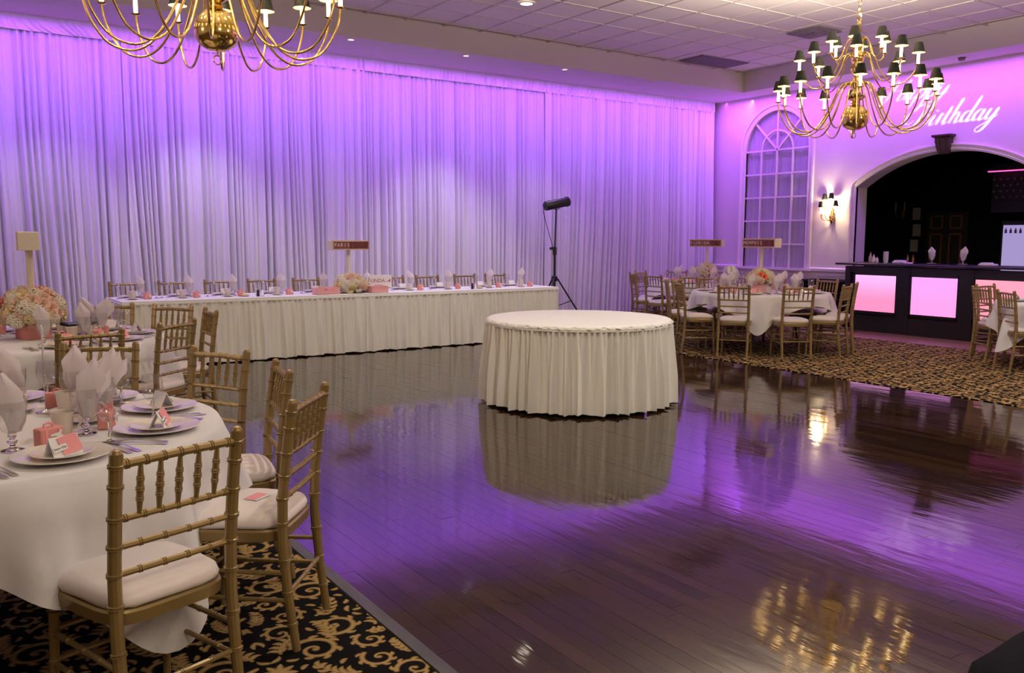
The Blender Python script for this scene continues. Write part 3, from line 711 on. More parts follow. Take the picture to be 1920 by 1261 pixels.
# cake table on the dance floor
CX, CY, CR = 4.93, 6.24, .835
t = thing('cake_table', 'empty round table with white pleated skirt alone on the dance floor', 'table', (CX, CY, 0))
mb = MB(); mb.lathe([(0, .735), (CR-.012, .735), (CR-.004, .742), (CR-.004, .752), (CR-.012, .757), (0, .757)], 40); obj('tabletop', mb, 'keystone_wood', t)
rows = []
for (q, dz) in ((.001, 0), (.5, .001), (.93, .001), (.985, 0), (1.0, -.006), (1.012, -.018), (1.014, -.030)):
    rows.append([((CR*q+(.006*math.sin(a*64)+.005*math.sin(a*23) if q > 1 else 0))*math.cos(a), (CR*q+(.006*math.sin(a*64)+.005*math.sin(a*23) if q > 1 else 0))*math.sin(a), .764+dz+(.005*math.sin(a*64+1)+.007*math.sin(9*a) if q > 1.013 else 0)) for a in [2*PI*i/384 for i in range(385)]])
m = MB(); m.grid(rows); obj('top_cloth', m, 'skirt', t, smooth=50, fix=False)
m = skirt_grid(lambda u, a: ((CR+.010+a)*math.cos(u), (CR+.010+a)*math.sin(u)), 0, 2*PI, 900, .722, .722-.004, 40, 1, .002, 0)
mb = MB(); mb.lathe([(CR+.004, .742), (CR+.012, .738), (CR+.013, .715), (CR+.006, .710)], 120); obj('skirt_band', mb, 'skirt', t)
m = skirt_grid(lambda u, a: ((CR+.004+a)*math.cos(u), (CR+.004+a)*math.sin(u)), 0, 2*PI, 1100, .716, .026, 40, 1.3, .036, .034); obj('skirt', m, 'skirt', t, smooth=80, fix=False)
for k in range(4):
    a = R(35+90*k); mb = MB(); mb.tube([(.55*math.cos(a), .55*math.sin(a), .735), (.62*math.cos(a), .62*math.sin(a), .0)], .016, 8); obj('leg', mb, 'black_metal', t)
# long head table
HX0, HX1, HY0, HY1 = 1.77, 7.80, 10.36, 11.22
t = thing('head_table', 'long head table with white gathered skirt before the drape wall', 'table', ((HX0+HX1)/2, (HY0+HY1)/2, 0))
hl = (-(HX0+HX1)/2, -(HY0+HY1)/2, 0)
mb = MB(); mb.box(((HX0+HX1)/2, (HY0+HY1)/2, .745), (HX1-HX0-.03, HY1-HY0-.03, .024)); obj('tabletop', mb, 'keystone_wood', t, hl)
mb = MB(); mb.rbox(((HX0+HX1)/2, (HY0+HY1)/2, .748), (HX1-HX0, HY1-HY0, .032), .008); obj('top_cloth', mb, 'linen', t, hl)
def perim(u, a):                                       # u: metres along front, from left-back corner round the front to right-back
    d = HY1-HY0; w = HX1-HX0
    if u < d: return (HX0-a, HY1-u)
    if u < d+w: return (HX0+(u-d), HY0-a)
    return (HX1+a, HY0+(u-d-w))
L = 2*(HY1-HY0)+(HX1-HX0)
mb = MB(); mb.box(((HX0+HX1)/2, HY1-.01, .37), (HX1-HX0-.02, .012, .70)); obj('back_light_block', mb, 'black_cloth', t, hl)  # unseen black sheet added to keep the gap under the skirt dark
for (a0, a1) in ((0.0, .86+2.95), (.86+2.95-.04, .86+4.22), (.86+4.22-.05, L)):
    obj('skirt', skirt_grid(lambda u, a: perim(u, a+.004), a0, a1, int((a1-a0)*170), .718, .016, 36, a0, .034, .030), 'skirt', t, hl, smooth=80, fix=False)
mb = MB(); mb.rbox(((HX0+HX1)/2, (HY0+HY1)/2, .727), (HX1-HX0+.016, HY1-HY0+.016, .03), .006); obj('skirt_band', mb, 'skirt', t, hl)
for x in (HX0+.2, HX0+2.0, HX0+2.3, HX1-2.2, HX1-1.9, HX1-.2):
    for y in (HY0+.15, HY1-.12):
        mb = MB(); mb.tube([(x, y, .735), (x, y, 0)], .016, 8); obj('leg', mb, 'black_metal', t, hl)

# ------------------------------------------------------------------ tableware
def single(name, mb, m, cat, smooth=35): return tag(obj(name, mb, m, smooth=smooth), None, cat)
mb = MB(); mb.lathe([(0, .003), (.09, .003), (.10, .006), (.148, .017), (.152, .020), (.150, .0215), (.10, .010), (.088, .007), (0, .007)], 36); PLATE = Proto(single('dinner_plate', mb, 'china', 'plate'))
mb = MB(); mb.lathe([(0, .003), (.055, .003), (.062, .006), (.092, .014), (.095, .0165), (.093, .018), (.062, .010), (.052, .007), (0, .007)], 30); SIDE = Proto(single('side_plate', mb, 'china', 'plate'))
mb = MB(); mb.lathe([(0, .003), (.040, .003), (.045, .006), (.070, .014), (.073, .017), (.071, .018), (.045, .009), (.03, .0065), (0, .0065)], 28); SAUCER = Proto(single('saucer', mb, 'china', 'saucer'))
t = thing('coffee_cup', '', 'cup'); mb = MB(); mb.lathe([(0, 0), (.026, 0), (.028, .003), (.033, .03), (.037, .065), (.041, .083), (.042, .085), (.039, .083), (.034, .062), (.028, .012), (0, .008)], 24); obj('cup_body', mb, 'cup_china', t)
mb = MB(); mb.tube([(.037, 0, .066), (.055, 0, .070), (.066, 0, .058), (.062, 0, .040), (.048, 0, .024), (.032, 0, .020)], [.006, .005, .005, .005, .0045, .005], 7); obj('handle', mb, 'cup_china', t, smooth=60); CUP = Proto(t)
def stem_glass(name, bowl, stem, label=''):
    t = thing(name, label, 'glass'); mb = MB(); mb.lathe(bowl, 22); obj('bowl', mb, 'thin_glass', t, smooth=70)
    mb = MB(); mb.lathe(stem, 18); obj('stem', mb, 'solid_glass', t, smooth=60); return Proto(t)
GOB = stem_glass('water_goblet', [(.012, .058), (.030, .070), (.043, .095), (.049, .125), (.050, .150), (.051, .170)],
    [(0, 0), (.036, 0), (.037, .003), (.020, .008), (.009, .013), (.008, .022), (.016, .027), (.017, .033), (.009, .038), (.009, .044), (.014, .048), (.014, .053), (.012, .060), (0, .062)])
WINE = stem_glass('wine_glass', [(.004, .074), (.022, .080), (.036, .098), (.042, .122), (.040, .150), (.036, .178)],
    [(0, 0), (.033, 0), (.034, .003), (.012, .007), (.005, .014), (.0045, .045), (.006, .066), (.006, .075), (0, .076)])
FLUTE = stem_glass('champagne_flute', [(.004, .070), (.014, .085), (.021, .12), (.023, .16), (.022, .19)],
    [(0, 0), (.028, 0), (.029, .003), (.010, .007), (.004, .014), (.0045, .06), (.005, .072), (0, .073)])
def make_napkin(seed, lean, hgt):
    rnd = random.Random(seed); t = thing('napkin', '', 'napkin')
    for lay in range(4):
        off = (lay-1.5)*.011; tip = lean*(.035+.012*lay)*(1 if lay < 3 else .4); hh = hgt*(1, .93, .80, .62)[lay]; rows = []
        for k in range(13):
            v = k/12; z = .062+v*hh
            w = (.020+.080*v if v < .32 else .0456 if v < .50 else .0456+.055*min(v-.50, .20))*(1, .94, .86, .8)[lay]
            if v > .68: w *= max(.03, 1-(v-.68)/.32)
            cx = tip*max(0, v-.30)**1.2*1.6; row = []
            for j in range(9):
                q = j/8*2-1; x = cx+w*q
                y = off*(.5+v*.9)+.022*(q*q)*(1-.5*v)*(1 if lay % 2 == 0 else .6)+.003*math.sin(6*q+lay+3*v)
                row.append((x, y, z))
            rows.append(row)
        m = MB(); m.grid(rows); obj('fold', m, 'napkin', t, smooth=70, fix=False)
    return Proto(t)
NAP = [make_napkin(1, -.3, .205), make_napkin(2, 1.6, .225), make_napkin(3, .7, .215), make_napkin(4, -1.3, .21)]
def cutlery(kind):
    mb = MB(); h = .185
    mb.loft([[(-w, y, z), (w, y, z), (w, y, z+.0022), (-w, y, z+.0022)] for (y, w, z) in ((-.105, .0075, .001), (-.10, .009, .001), (-.06, .006, .004), (-.01, .0035, .007), (.03, .004, .006), (.045, .006 if kind != 'knife' else .008, .005))])
    if kind == 'fork':
        mb.loft([[(-w, y, z), (w, y, z), (w, y, z+.002), (-w, y, z+.002)] for (y, w, z) in ((.045, .006, .005), (.055, .0125, .003), (.066, .0125, .003))])
        for k in (-1.5, -.5, .5, 1.5):
            mb.loft([[(k*.0068-w, y, z), (k*.0068+w, y, z), (k*.0068+w, y, z+.0018), (k*.0068-w, y, z+.0018)] for (y, w, z) in ((.066, .002, .003), (.088, .0018, .004), (.102, .0009, .008))])
    elif kind == 'knife':
        mb.loft([[(-w, y, .004), (w*.7, y, .004), (w*.7, y, .0055), (-w, y, .0055)] for (y, w) in ((.045, .008), (.10, .0095), (.125, .004))])
    else:
        rows = []
        for i in range(7):
            u = i/6; y = .045+.055*u; w = .006+.013*math.sin(PI*(u*.8+.12)); rows.append([(w*q, y, .006-.005*math.sin(PI*u)*(1-q*q)) for q in (-1, -.5, 0, .5, 1)])
        mb.grid(rows); mb.grid([[(p[0], p[1], p[2]+.0015) for p in r_] for r_ in rows])
    return Proto(single(kind, mb, 'silver', kind))
FORK, KNIFE, SPOON = cutlery('fork'), cutlery('knife'), cutlery('spoon')
def make_card(with_name):
    t = thing('place_card', '', 'card'); w, h, s_ = .050, .072, .030           # tent card, local -Y is its face
    mb = MB(); mb.loft([[(x, -s_, 0), (x, 0, h*.86), (x, s_, 0), (x, s_-.002, 0), (x, 0, h*.86-.004), (x, -s_+.002, 0)] for x in (-w, w)]); obj('tent', mb, 'white_paper', t)
    tilt = -math.atan2(s_, h*.86)
    mb = MB(); mb.box((0, 0, 0), (.066, .0014, .060)); a = obj('pink_tag', mb, 'pink_paper', t, (.012, -.0185, .036), (tilt, R(-9), 0))
    mb = MB(); mb.lathe([(.013, -.0012), (.016, -.0012), (.016, -.0004), (.013, -.0004)], 18); obj('stamp', mb, 'coral_box', a, (.008, -.001, .008), (PI/2, 0, 0))
    mb = MB(); mb.box((0, 0, 0), (.048, .0012, .020)); b = obj('name_slip', mb, 'white_paper', t, (-.026, -.0240, .029), (tilt, R(-9), 0))
    if with_name: put('lettering', text_mesh('lettering', 'Susan Clay', .0098, 'ink', .0002), b, (0, -.0012, 0), (PI/2, 0, 0))
    return Proto(t)
CARD, CARD2 = make_card(True), make_card(False)
t = thing('favor_box', '', 'box'); mb = MB(); mb.rbox((0, 0, .024), (.060, .034, .048), .003); obj('carton', mb, 'coral_box', t)
mb = MB(); mb.tube([(-.012, 0, .048), (-.011, 0, .056), (0, 0, .059), (.011, 0, .056), (.012, 0, .048)], .003, 6); obj('carry_handle', mb, 'pink_paper', t)
for s_ in (-1, 1): mb = MB(); mb.box((s_*.017, -.0175, .024), (.006, .0016, .046)); obj('strap', mb, 'pink_paper', t)
mb = MB(); mb.prism([(-.003, -.017), (.003, -.017), (.004, -.002), (.020, -.008), (.020, -.003), (.004, .007), (.0025, .016), (-.0025, .016), (-.004, .007), (-.020, -.003), (-.020, -.008), (-.004, -.002)], 1, -.0012, .0012); obj('plane_tag', mb, 'white_paper', t, (.012, -.021, .027), (0, R(25), 0)); t.scale = (1.4, 1.4, 1.4); FAVOR = Proto(t)

SETS = {}
def lay(proto, key, x, y, z, rz, cat=None):
    o = proto.at((x, y, z), rz, None, None); SETS.setdefault(key, []).append(o); return o
def setting(tb, key, cx, cy, phi, rp=.64, full=True, cutl=True, jitter=0.0, nap=None):
    c, s_ = math.cos(R(phi)), math.sin(R(phi)); rz = R(phi)+PI/2; z = ZT+.001
    def at(r, tg): return (cx+c*r-s_*tg, cy+s_*r+c*tg)
    J = lambda: random.uniform(-jitter, jitter)
    lay(PLATE, (tb, 'plate'), *at(rp, 0), z, 0); lay(SIDE, (tb, 'side'), *at(rp, 0), z+.008, 0)
    lay(CARD if full and cutl else CARD2, (tb, 'card'), *at(rp+.01, 0), z+.0155, rz+R(8))
    g = at(rp-.235, -.055); lay(GOB, (tb, 'goblet'), *g, z, 0)
    k = nap if nap is not None else random.randrange(4); lay(NAP[k], (tb, 'napkin'), *g, z, YAWC+random.uniform(-.2, .2))
    lay(WINE, (tb, 'wine'), *at(rp-.09, .205), z, 0)
    q = at(rp-.32, .15); lay(SAUCER, (tb, 'saucer'), *q, z, 0); lay(CUP, (tb, 'cup'), *q, z+.008, YAWC+random.uniform(-.5, .5))
    lay(FAVOR, (tb, 'favor'), *at(rp-.205, .05), z, rz+R(10))
    if cutl:
        lay(FORK, (tb, 'fork'), *at(rp, -.185), z, rz+PI*0); lay(FORK, (tb, 'fork'), *at(rp+.01, -.215), z, rz)
        lay(KNIFE, (tb, 'knife'), *at(rp, .175), z, rz); lay(SPOON, (tb, 'spoon'), *at(rp, .205), z, rz)
YAWC = -YAW
for phi, nap in ((-72, 0), (-32, 1), (6, None), (42, 2), (78, 3)):
    setting('front', 'f', *T1, phi, .645, nap=nap if nap is not None else 1)
for phi in (-80, -42, -4, 32, 70, 108, 146, 190): setting('vase', 'v', *T2, phi, .66)
for k in range(9): setting('three', 't', *T4, 12+40*k, .72, cutl=False)
for k in range(9): setting('far', 'r', *T5, 2+40*k, .72, cutl=False)
for phi in (130, 170): setting('edge', 'e', *T6, phi, .64, cutl=False)
# head table: diners face the camera
for i, gx_ in enumerate((2.03, 2.57, 3.09, 3.69, 4.26, 4.87, 5.52, 6.11, 6.79, 7.34)):
    k = 10.86/10.7; x = gx_*k; z = ZT+.003; J = random.uniform
    lay(PLATE, ('head', 'plate'), x-.06, 11.04, z, 0); lay(SIDE, ('head', 'side'), x-.06, 11.04, z+.008, 0)
    lay(GOB, ('head', 'goblet'), x, 10.86, z, 0); lay(NAP[(0, 0, 0, 0, 0, 0, 3, 0, 2, 2)[i]], ('head', 'napkin'), x, 10.86, z, -YAW*.7)
    if i < 8 or True: lay(WINE, ('head', 'wine'), x-.235, 10.87, z, 0)
    lay(FLUTE, ('head', 'flute'), x-.33 if i else x+.16, 10.80, z, 0)
    lay(SAUCER, ('head', 'saucer'), x-.125, 10.66, z, 0); lay(CUP, ('head', 'cup'), x-.125, 10.66, z+.008, J(2.6, 3.6))
    lay(FAVOR, ('head', 'favor'), x+.035, 10.66, z, J(-.3, .3)+.3); lay(CARD2, ('head', 'card'), x-.06, 11.02, z+.0155, PI)
PLACE = {'front': 'the front left table', 'vase': 'the coral vase table', 'three': 'the table numbered 3', 'far': 'the far corner table', 'edge': 'the right edge table', 'head': 'the long head table'}
DESC = {'plate': 'large cream dinner plate', 'side': 'small cream plate on a larger one', 'card': 'folded place card with pink tag', 'goblet': 'footed water goblet holding a napkin',
        'napkin': 'pointed white napkin in a goblet', 'wine': 'empty stemmed wine glass', 'saucer': 'cream saucer under a cup', 'cup': 'cream coffee cup', 'favor': 'small coral favor box',
        'fork': 'silver fork', 'knife': 'silver knife', 'spoon': 'silver spoon', 'flute': 'slender champagne flute'}
GRP = {'plate': 'dinner plates', 'side': 'side plates', 'card': 'place cards', 'goblet': 'water goblets', 'napkin': 'napkins', 'wine': 'wine glasses', 'saucer': 'saucers', 'cup': 'coffee cups', 'favor': 'favor boxes', 'fork': 'forks', 'knife': 'knives', 'spoon': 'spoons', 'flute': 'flutes'}
for (tb, kd), items in SETS.items():
    name_by_order(items, DESC[kd]+', {} from the left on '+PLACE[tb])
    for o in items: o['group'] = GRP[kd]+' on '+PLACE[tb]

# ------------------------------------------------------------------ flowers and signs
def rose_mesh(m):
    mb = MB()
    for lay_, (n, r, h, op) in enumerate(((4, .014, .040, .15), (5, .024, .036, .5), (6, .034, .028, .95))):
        for k in range(n):
            a = 2*PI*k/n+lay_*.5; rows = []
            for i in range(4):
                v = i/3; rr = r*(.35+.65*v)+op*.010*v*v; z = h*v**.8-op*.006*v*v
                rows.append([(rr*math.cos(a+q*.62*(1-.2*v)), rr*math.sin(a+q*.62*(1-.2*v)), z-.003*abs(q)*v) for q in (-1, 0, 1)])
            mb.grid(rows)
    return mb.mesh('rose', m, 70, False)
def hyd_mesh(m):
    mb = MB(); n = 46
    for k in range(n):
        zc = 1-(k+.5)/n*1.35; a = k*2.39996; rr = math.sqrt(max(0, 1-zc*zc)); N = Vector((rr*math.cos(a), rr*math.sin(a), zc)); c = N*.043
        u = N.orthogonal().normalized(); w = N.cross(u); tw = random.uniform(0, 1.5); u, w = u*math.cos(tw)+w*math.sin(tw), w*math.cos(tw)-u*math.sin(tw)
        for (du, dw) in ((u, w), (w, -u), (-u, -w), (-w, u)):
            mb.add([c, c+du*.010+dw*.006+N*.003, c+du*.017+N*.001, c+du*.010-dw*.006+N*.004], [(0, 1, 2, 3)])
    return mb.mesh('hydrangea', m, 0, False)
FL = {('rose', m): rose_mesh(m) for m in ('flower_white', 'flower_cream', 'flower_blush', 'flower_coral')}
FL.update({('hyd', m): hyd_mesh(m) for m in ('flower_white', 'flower_cream', 'flower_blush')})
def bouquet(x, y, z, rad, hgt, label, vase, seed, n=46):
    t = thing('flower_arrangement', label, 'flowers', (x, y, z)); rnd = random.Random(seed)
    vh = .11
    if vase:
        mb = MB(); mb.rbox((0, 0, vh/2), (.17, .17, vh), .004); obj('vase', mb, vase, t, rot=(0, 0, .4))
        mb = MB(); mb.box((0, 0, vh-.02), (.175, .175, .012)); obj('vase_band', mb, 'sign_trim', t, rot=(0, 0, .4))
    z0 = vh if vase else .02
    mb = MB(); mb.lathe([(0, z0-.02), (rad*.55, z0), (rad*.72, z0+hgt*.35), (rad*.5, z0+hgt*.62), (0, z0+hgt*.75)], 14); obj('leaf_core', mb, 'leaf', t)
    for k in range(n):
        zc = 1-(k+.5)/n*1.28; a = k*2.39996+seed; rr = math.sqrt(max(0, 1-zc*zc)); N = Vector((rr*math.cos(a), rr*math.sin(a), zc))
        p = Vector((N.x*rad*.80, N.y*rad*.80, z0+hgt*.28+N.z*hgt*.55)); q = rnd.random()
        kind = ('hyd', rnd.choice(('flower_white', 'flower_white', 'flower_cream', 'flower_blush'))) if q < .55 else ('rose', rnd.choice(('flower_white', 'flower_cream', 'flower_blush', 'flower_blush', 'flower_cream', 'flower_coral' if zc > 0 and k % 4 == 1 else 'flower_cream')))
        o = put('hydrangea' if kind[0] == 'hyd' else 'rose', FL[kind], t, p); o.rotation_euler = N.to_track_quat('Z', 'Y').to_euler(); s_ = rnd.uniform(.85, 1.25)*(rad/.19); o.scale = (s_, s_, s_)
    return t
bouquet(*T2, ZT, .215, .26, 'large white, cream and coral flowers in the coral box at left', 'coral_box', 3, 60)
bouquet(T1[0]-.05, T1[1], ZT, .135, .17, 'pale flowers cut by the left edge, on the front left table', 'coral_box', 5)
bouquet(*T4, ZT, .185, .22, 'cream and blush flowers under the sign reading MEMPHIS', 'pink_tray', 7)
bouquet(*T5, ZT, .185, .22, 'blush and violet lit flowers under the sign reading FLORIDA', 'pink_tray', 9)
bouquet(4.58, 10.60, ZT, .215, .24, 'mound of white and coral flowers at the middle of the head table', None, 12, 60)
def sign(x, y, z0, zt, text, label, heading):
    t = thing('city_sign', label, 'sign', (x, y, z0), R(heading-270)); h, w, d = .125, .58, .13; zc = zt-z0-h/2
    mb = MB(); mb.tube([(0, 0, 0), (0, 0, zc-h/2)], .025, 12); obj('post', mb, 'sign_cream', t)
    mb = MB(); mb.rbox((0, 0, .012), (.12, .12, .024), .004); obj('foot', mb, 'sign_cream', t)
    mb = MB(); mb.rbox((0, 0, zc), (w, d, h), .004); obj('box', mb, 'sign_cream', t)
    for (cx, cz, sx, sz) in ((0, h/2-.008, w, .014), (0, -h/2+.008, w, .014), (-w/2+.007, 0, .012, h), (w/2-.007, 0, .012, h)):
        mb = MB(); mb.box((cx, -d/2-.003, zc+cz), (sx, .008, sz)); obj('frame_strip', mb, 'sign_trim', t)
    n = 11; tw = (w-.03)/n
    for k in range(n):
        has = k < len(text); mb = MB(); mb.rbox((0, 0, 0), (tw-.004, .006, h-.036), .0015)
        o = obj('letter_tile', mb, 'brown_tile' if has else 'brown_tile_dark', t, (-w/2+.015+tw*(k+.5), -d/2-.004, zc))
        if has and text[k] != ' ': put('letter', text_mesh('letter', text[k], .066, 'tile_letter', .0008), o, (0, -.0042, 0), (PI/2, 0, 0))
    return t
sign(4.565, 10.62, ZT+.002, 1.445, 'PARIS', 'cream post sign reading PARIS over the head table flowers', 283)
sign(T4[0], T4[1], ZT+.12, 1.49, 'MEMPHIS', 'cream post sign reading MEMPHIS over the table numbered 3', 178)
sign(T5[0], T5[1], ZT+.12, 1.475, 'FLORIDA', 'cream post sign reading FLORIDA before the drape corner', 197)
sign(T2[0], T2[1], ZT+.12, 1.51, '', 'cream post sign seen from its blank end over the left flowers', 175)
# number holders
def number_card(x, y, txt, hz, label):
    t = thing('table_number', label, 'sign', (x, y, ZT), hz)
    mb = MB(); mb.lathe([(0, 0), (.035, 0), (.036, .004), (.008, .010), (.003, .014), (0, .014)], 16); obj('base', mb, 'silver', t)
    mb = MB(); mb.tube([(0, 0, .01), (0, 0, .27)], .0018, 6); obj('wire_stem', mb, 'silver', t)
    mb = MB(); mb.box((0, 0, .31), (.105, .002, .095)); c = obj('number_card', mb, 'white_paper', t, rot=(0, R(-8), 0))
    if txt: put('number', text_mesh('number', txt, .085, 'leaf', .0003), c, (0, -.0016, .31), (PI/2, 0, 0))
number_card(T4[0]-.42, T4[1]+.10, '3', -YAW, 'white card with the number 3 on a thin wire stand')
number_card(T1[0]+.24, T1[1]+.26, '', R(88), 'card on a thin wire stand, seen edge-on, on the front left table')

# ------------------------------------------------------------------ chandeliers
def shade_on(parent, z, bulb, k=1.0):
    mb = MB(); mb.lathe([(.004, z-.006), (.030*k, z), (.036*k, z+.006), (.034*k, z+.004), (.006, z-.002)], 14); obj('drip_pan', mb, 'brass', parent)
    mb = MB(); mb.lathe([(0, z), (.0150*k, z), (.0150*k, z+.150), (.006, z+.154), (0, z+.155)], 10); obj('candle', mb, bulb, parent)
    mb = MB(); mb.lathe([(0, z+.155), (.010, z+.162), (.014, z+.18), (.008, z+.20), (0, z+.21)], 8); obj('flame_bulb', mb, 'flame' if bulb == 'bulb' else bulb, parent)
    mb = MB(); mb.lathe([(.066*k, z+.128), (.061*k, z+.142), (.039*k, z+.236), (.038*k, z+.238)], 18); obj('lamp_shade', mb, 'shade', parent, fix=False)
def smooth_path(pts, n=5):
    P = [Vector(p) for p in pts]; out = []
    for i in range(len(P)-1):
        a, b, c, d = P[max(0, i-1)], P[i], P[i+1], P[min(len(P)-1, i+2)]
        for k in range(n):
            t = k/n; out.append(.5*((2*b)+(c-a)*t+(2*a-5*b+4*c-d)*t*t+(3*b-a-3*c+d)*t**3))
    out.append(P[-1]); return out
def make_chandelier():
    t = thing('chandelier', '', 'chandelier')
    mb = MB(); mb.lathe([(0, .150), (.03, .148), (.045, .14), (.09, .115), (.135, .06), (.150, .0), (.146, -.05), (.12, -.10), (.07, -.132), (.03, -.140), (0, -.141)], 32); obj('ball', mb, 'brass', t, smooth=60)
    mb = MB(); mb.lathe([(.03, .14), (.055, .155), (.036, .175), (.06, .19), (.10, .215), (.104, .235), (.06, .25), (.042, .29), (.046, .32), (.078, .36), (.08, .385), (.045, .42), (.036, .455), (.062, .49), (.072, .53), (.052, .575), (.064, .62), (.082, .66), (.068, .70), (.04, .73), (.056, .78), (.062, .83), (.034, .87), (.020, .92), (.032, .95), (.020, .98), (.030, 1.01), (.014, 1.05), (0, 1.06)], 24); obj('stem', mb, 'brass', t, smooth=60)
    mb = MB(); mb.tube([(0, 0, -.14), (0, 0, -.17)], [.012, .006], 8)
    mb.tube([(.030*math.sin(2*PI*k/20), 0, -.20+.030*math.cos(2*PI*k/20)) for k in range(21)], .005, 6); obj('ring_pull', mb, 'brass', t)
    mb = MB(); z = 1.05; k = 0; top = ZC-.01-2.85
    mb.tube([(.035*math.sin(2*PI*q/16), 0, 1.095+.045*math.cos(2*PI*q/16)) for q in range(17)], .008, 6); z = 1.125
    while z < top-.05:
        mb.tube([((.018*math.sin(2*PI*q/12))*(k % 2), (.018*math.sin(2*PI*q/12))*(1-k % 2), z+.034*math.cos(2*PI*q/12)+.03) for q in range(13)], .0045, 5); z += .056; k += 1
    tag(obj('chain', mb, 'brass', t), kind='stuff')
    mb = MB(); mb.lathe([(0, top-.06), (.03, top-.055), (.075, top-.02), (.08, top), (0, top)], 24); obj('canopy', mb, 'brass', t, smooth=60)
    for (n, off, r, path, rad) in ((16, 4, .835, [(.03, .33), (.10, .375), (.18, .33), (.27, .12), (.39, -.08), (.53, -.165), (.68, -.13), (.78, .0), (.825, .12), (.835, .20)], .0085),
            (8, 22.5, .62, [(.03, .62), (.09, .69), (.17, .66), (.25, .48), (.36, .355), (.47, .345), (.56, .42), (.61, .50), (.62, .535)], .0075),
            (6, 1, .30, [(.02, .80), (.07, .87), (.13, .82), (.18, .68), (.235, .625), (.28, .65), (.30, .70)], .007)):
        mb = MB(); mb.tube(smooth_path([(p[0], 0, p[1]) for p in path], 4), rad, 6); a = obj('arm', mb, 'brass', t, smooth=70)
        lamp = MB(); zt = path[-1][1]
        shade_on(a, zt, 'bulb')
        for c in a.children: c.location = (r, 0, 0)
        for k in range(n):
            b = a if k == 0 else copy_tree(a, t); b.rotation_euler = (0, 0, R(off+360*k/n)-YAW)
    return t
CHD = Proto(make_chandelier())
CHD.at((8.80, 6.17, 2.85), 0, 'brass chandelier with black shades at right, hanging before the birthday lettering', 'brass chandeliers', 'chandelier')
CHD.at((1.74, 6.22, 2.885), R(11), 'brass chandelier with black shades cut by the top edge, before the left drape', 'brass chandeliers', 'chandelier')
# wall sconce
t = thing('wall_lamp', 'lit brass wall sconce with five black shades between window and bar arch', 'sconce', (XW, 10.25, 1.90))
mb = MB(); mb.lathe([(0, -.14), (.02, -.12), (.05, -.05), (.055, .0), (.03, .05), (.04, .10), (.02, .16), (0, .18)], 14, (-.035, 0, 0)); obj('backplate', mb, 'brass', t, smooth=60)
for (dy, dz, dx) in ((.20, .05, -.10), (.10, .04, -.20), (-.15, .06, -.15), (.13, .19, -.09), (-.03, .20, -.12)):
    mb = MB(); mb.tube(smooth_path([(-.05, 0, -.02), (dx*.7, dy*.4, -.07), (dx*1.05, dy*.85, -.05+dz*.4), (dx, dy, dz)]), .007, 6); a = obj('arm', mb, 'brass', t)
    shade_on(a, dz, 'sconce_bulb', .85)
    for c in a.children: c.location = (dx, dy, 0)
point('wall_lamp_light', (XW-.20, 10.25, 2.16), 30, (1.0, 0.78, 0.42), .05)

# ------------------------------------------------------------------ recessed lights, vents
cl = []
t = thing('recessed_light', 'lit round recessed light in the tiled ceiling above the drape', 'light', (7.04, 10.15, ZC))
mb = MB(); mb.lathe([(.115, 0), (.115, -.008), (.085, -.010), (.080, 0)], 24); obj('rim', mb, 'trim_white', t)
mb = MB(); mb.lathe([(0, -.002), (.082, -.002), (.082, -.006), (0, -.006)], 24); obj('lens', mb, 'can_lens', t)
sl = []
for dx in (1.36, 3.3, 5.27, 7.2, 9.14, 11.1):
    t = thing('soffit_light', '', 'light', (dx, 12.03, ZS), 0, 'small lights in the soffit before the drape')
    mb = MB(); mb.lathe([(.055, .02), (.055, -.02), (.046, -.022), (.044, .01)], 18); obj('rim', mb, 'trim_white', t)
    mb = MB(); mb.lathe([(0, .0), (.044, .0), (.044, -.004), (0, -.004)], 18); obj('lens', mb, 'soffit_lens' if dx < 10 else 'vent_grey', t); sl.append(t)
name_by_order(sl, 'small round soffit light before the drape, {} from the left')
for y, nm in ((7.75, 'dark spot fixture under the soffit, above the second word of the birthday lettering'), (8.9, 'dark spot fixture under the soffit, half behind the right chandelier')):
    t = thing('soffit_spot', nm, 'light', (13.72, y, ZS)); mb = MB(); mb.lathe([(.05, 0), (.05, -.035), (.04, -.045), (0, -.045)], 16); obj('can', mb, 'vent_grey', t)
    mb = MB(); mb.lathe([(.062, 0), (.062, -.008), (.05, -.01)], 16); obj('rim', mb, 'black_metal', t)
t = thing('air_vent', 'wide grey ceiling vent in the corner above the drape', 'vent', (12.1, 11.45, ZC))
mb = MB(); mb.box((0, 0, .0), (1.20, .60, .012)); obj('back', mb, 'vent_grey', t)
for k in range(9): mb = MB(); mb.box((0, -.26+.065*k, -.012), (1.16, .05, .006)); obj('slat', mb, 'vent_grey', t)
t = thing('ceiling_diffuser', 'small square ceiling diffuser above the right chandelier', 'vent', (11.66, 8.97, ZC))
for k, w in enumerate((.56, .42, .28, .14)):
    mb = MB(); h = -.012-.012*k
    for (cx, cy, sx, sy) in ((0, w/2, w, .05), (0, -w/2, w, .05), (w/2, 0, .05, w), (-w/2, 0, .05, w)): mb.box((cx, cy, h), (sx, sy, .008))
    obj('vane', mb, 'vent_grey', t)

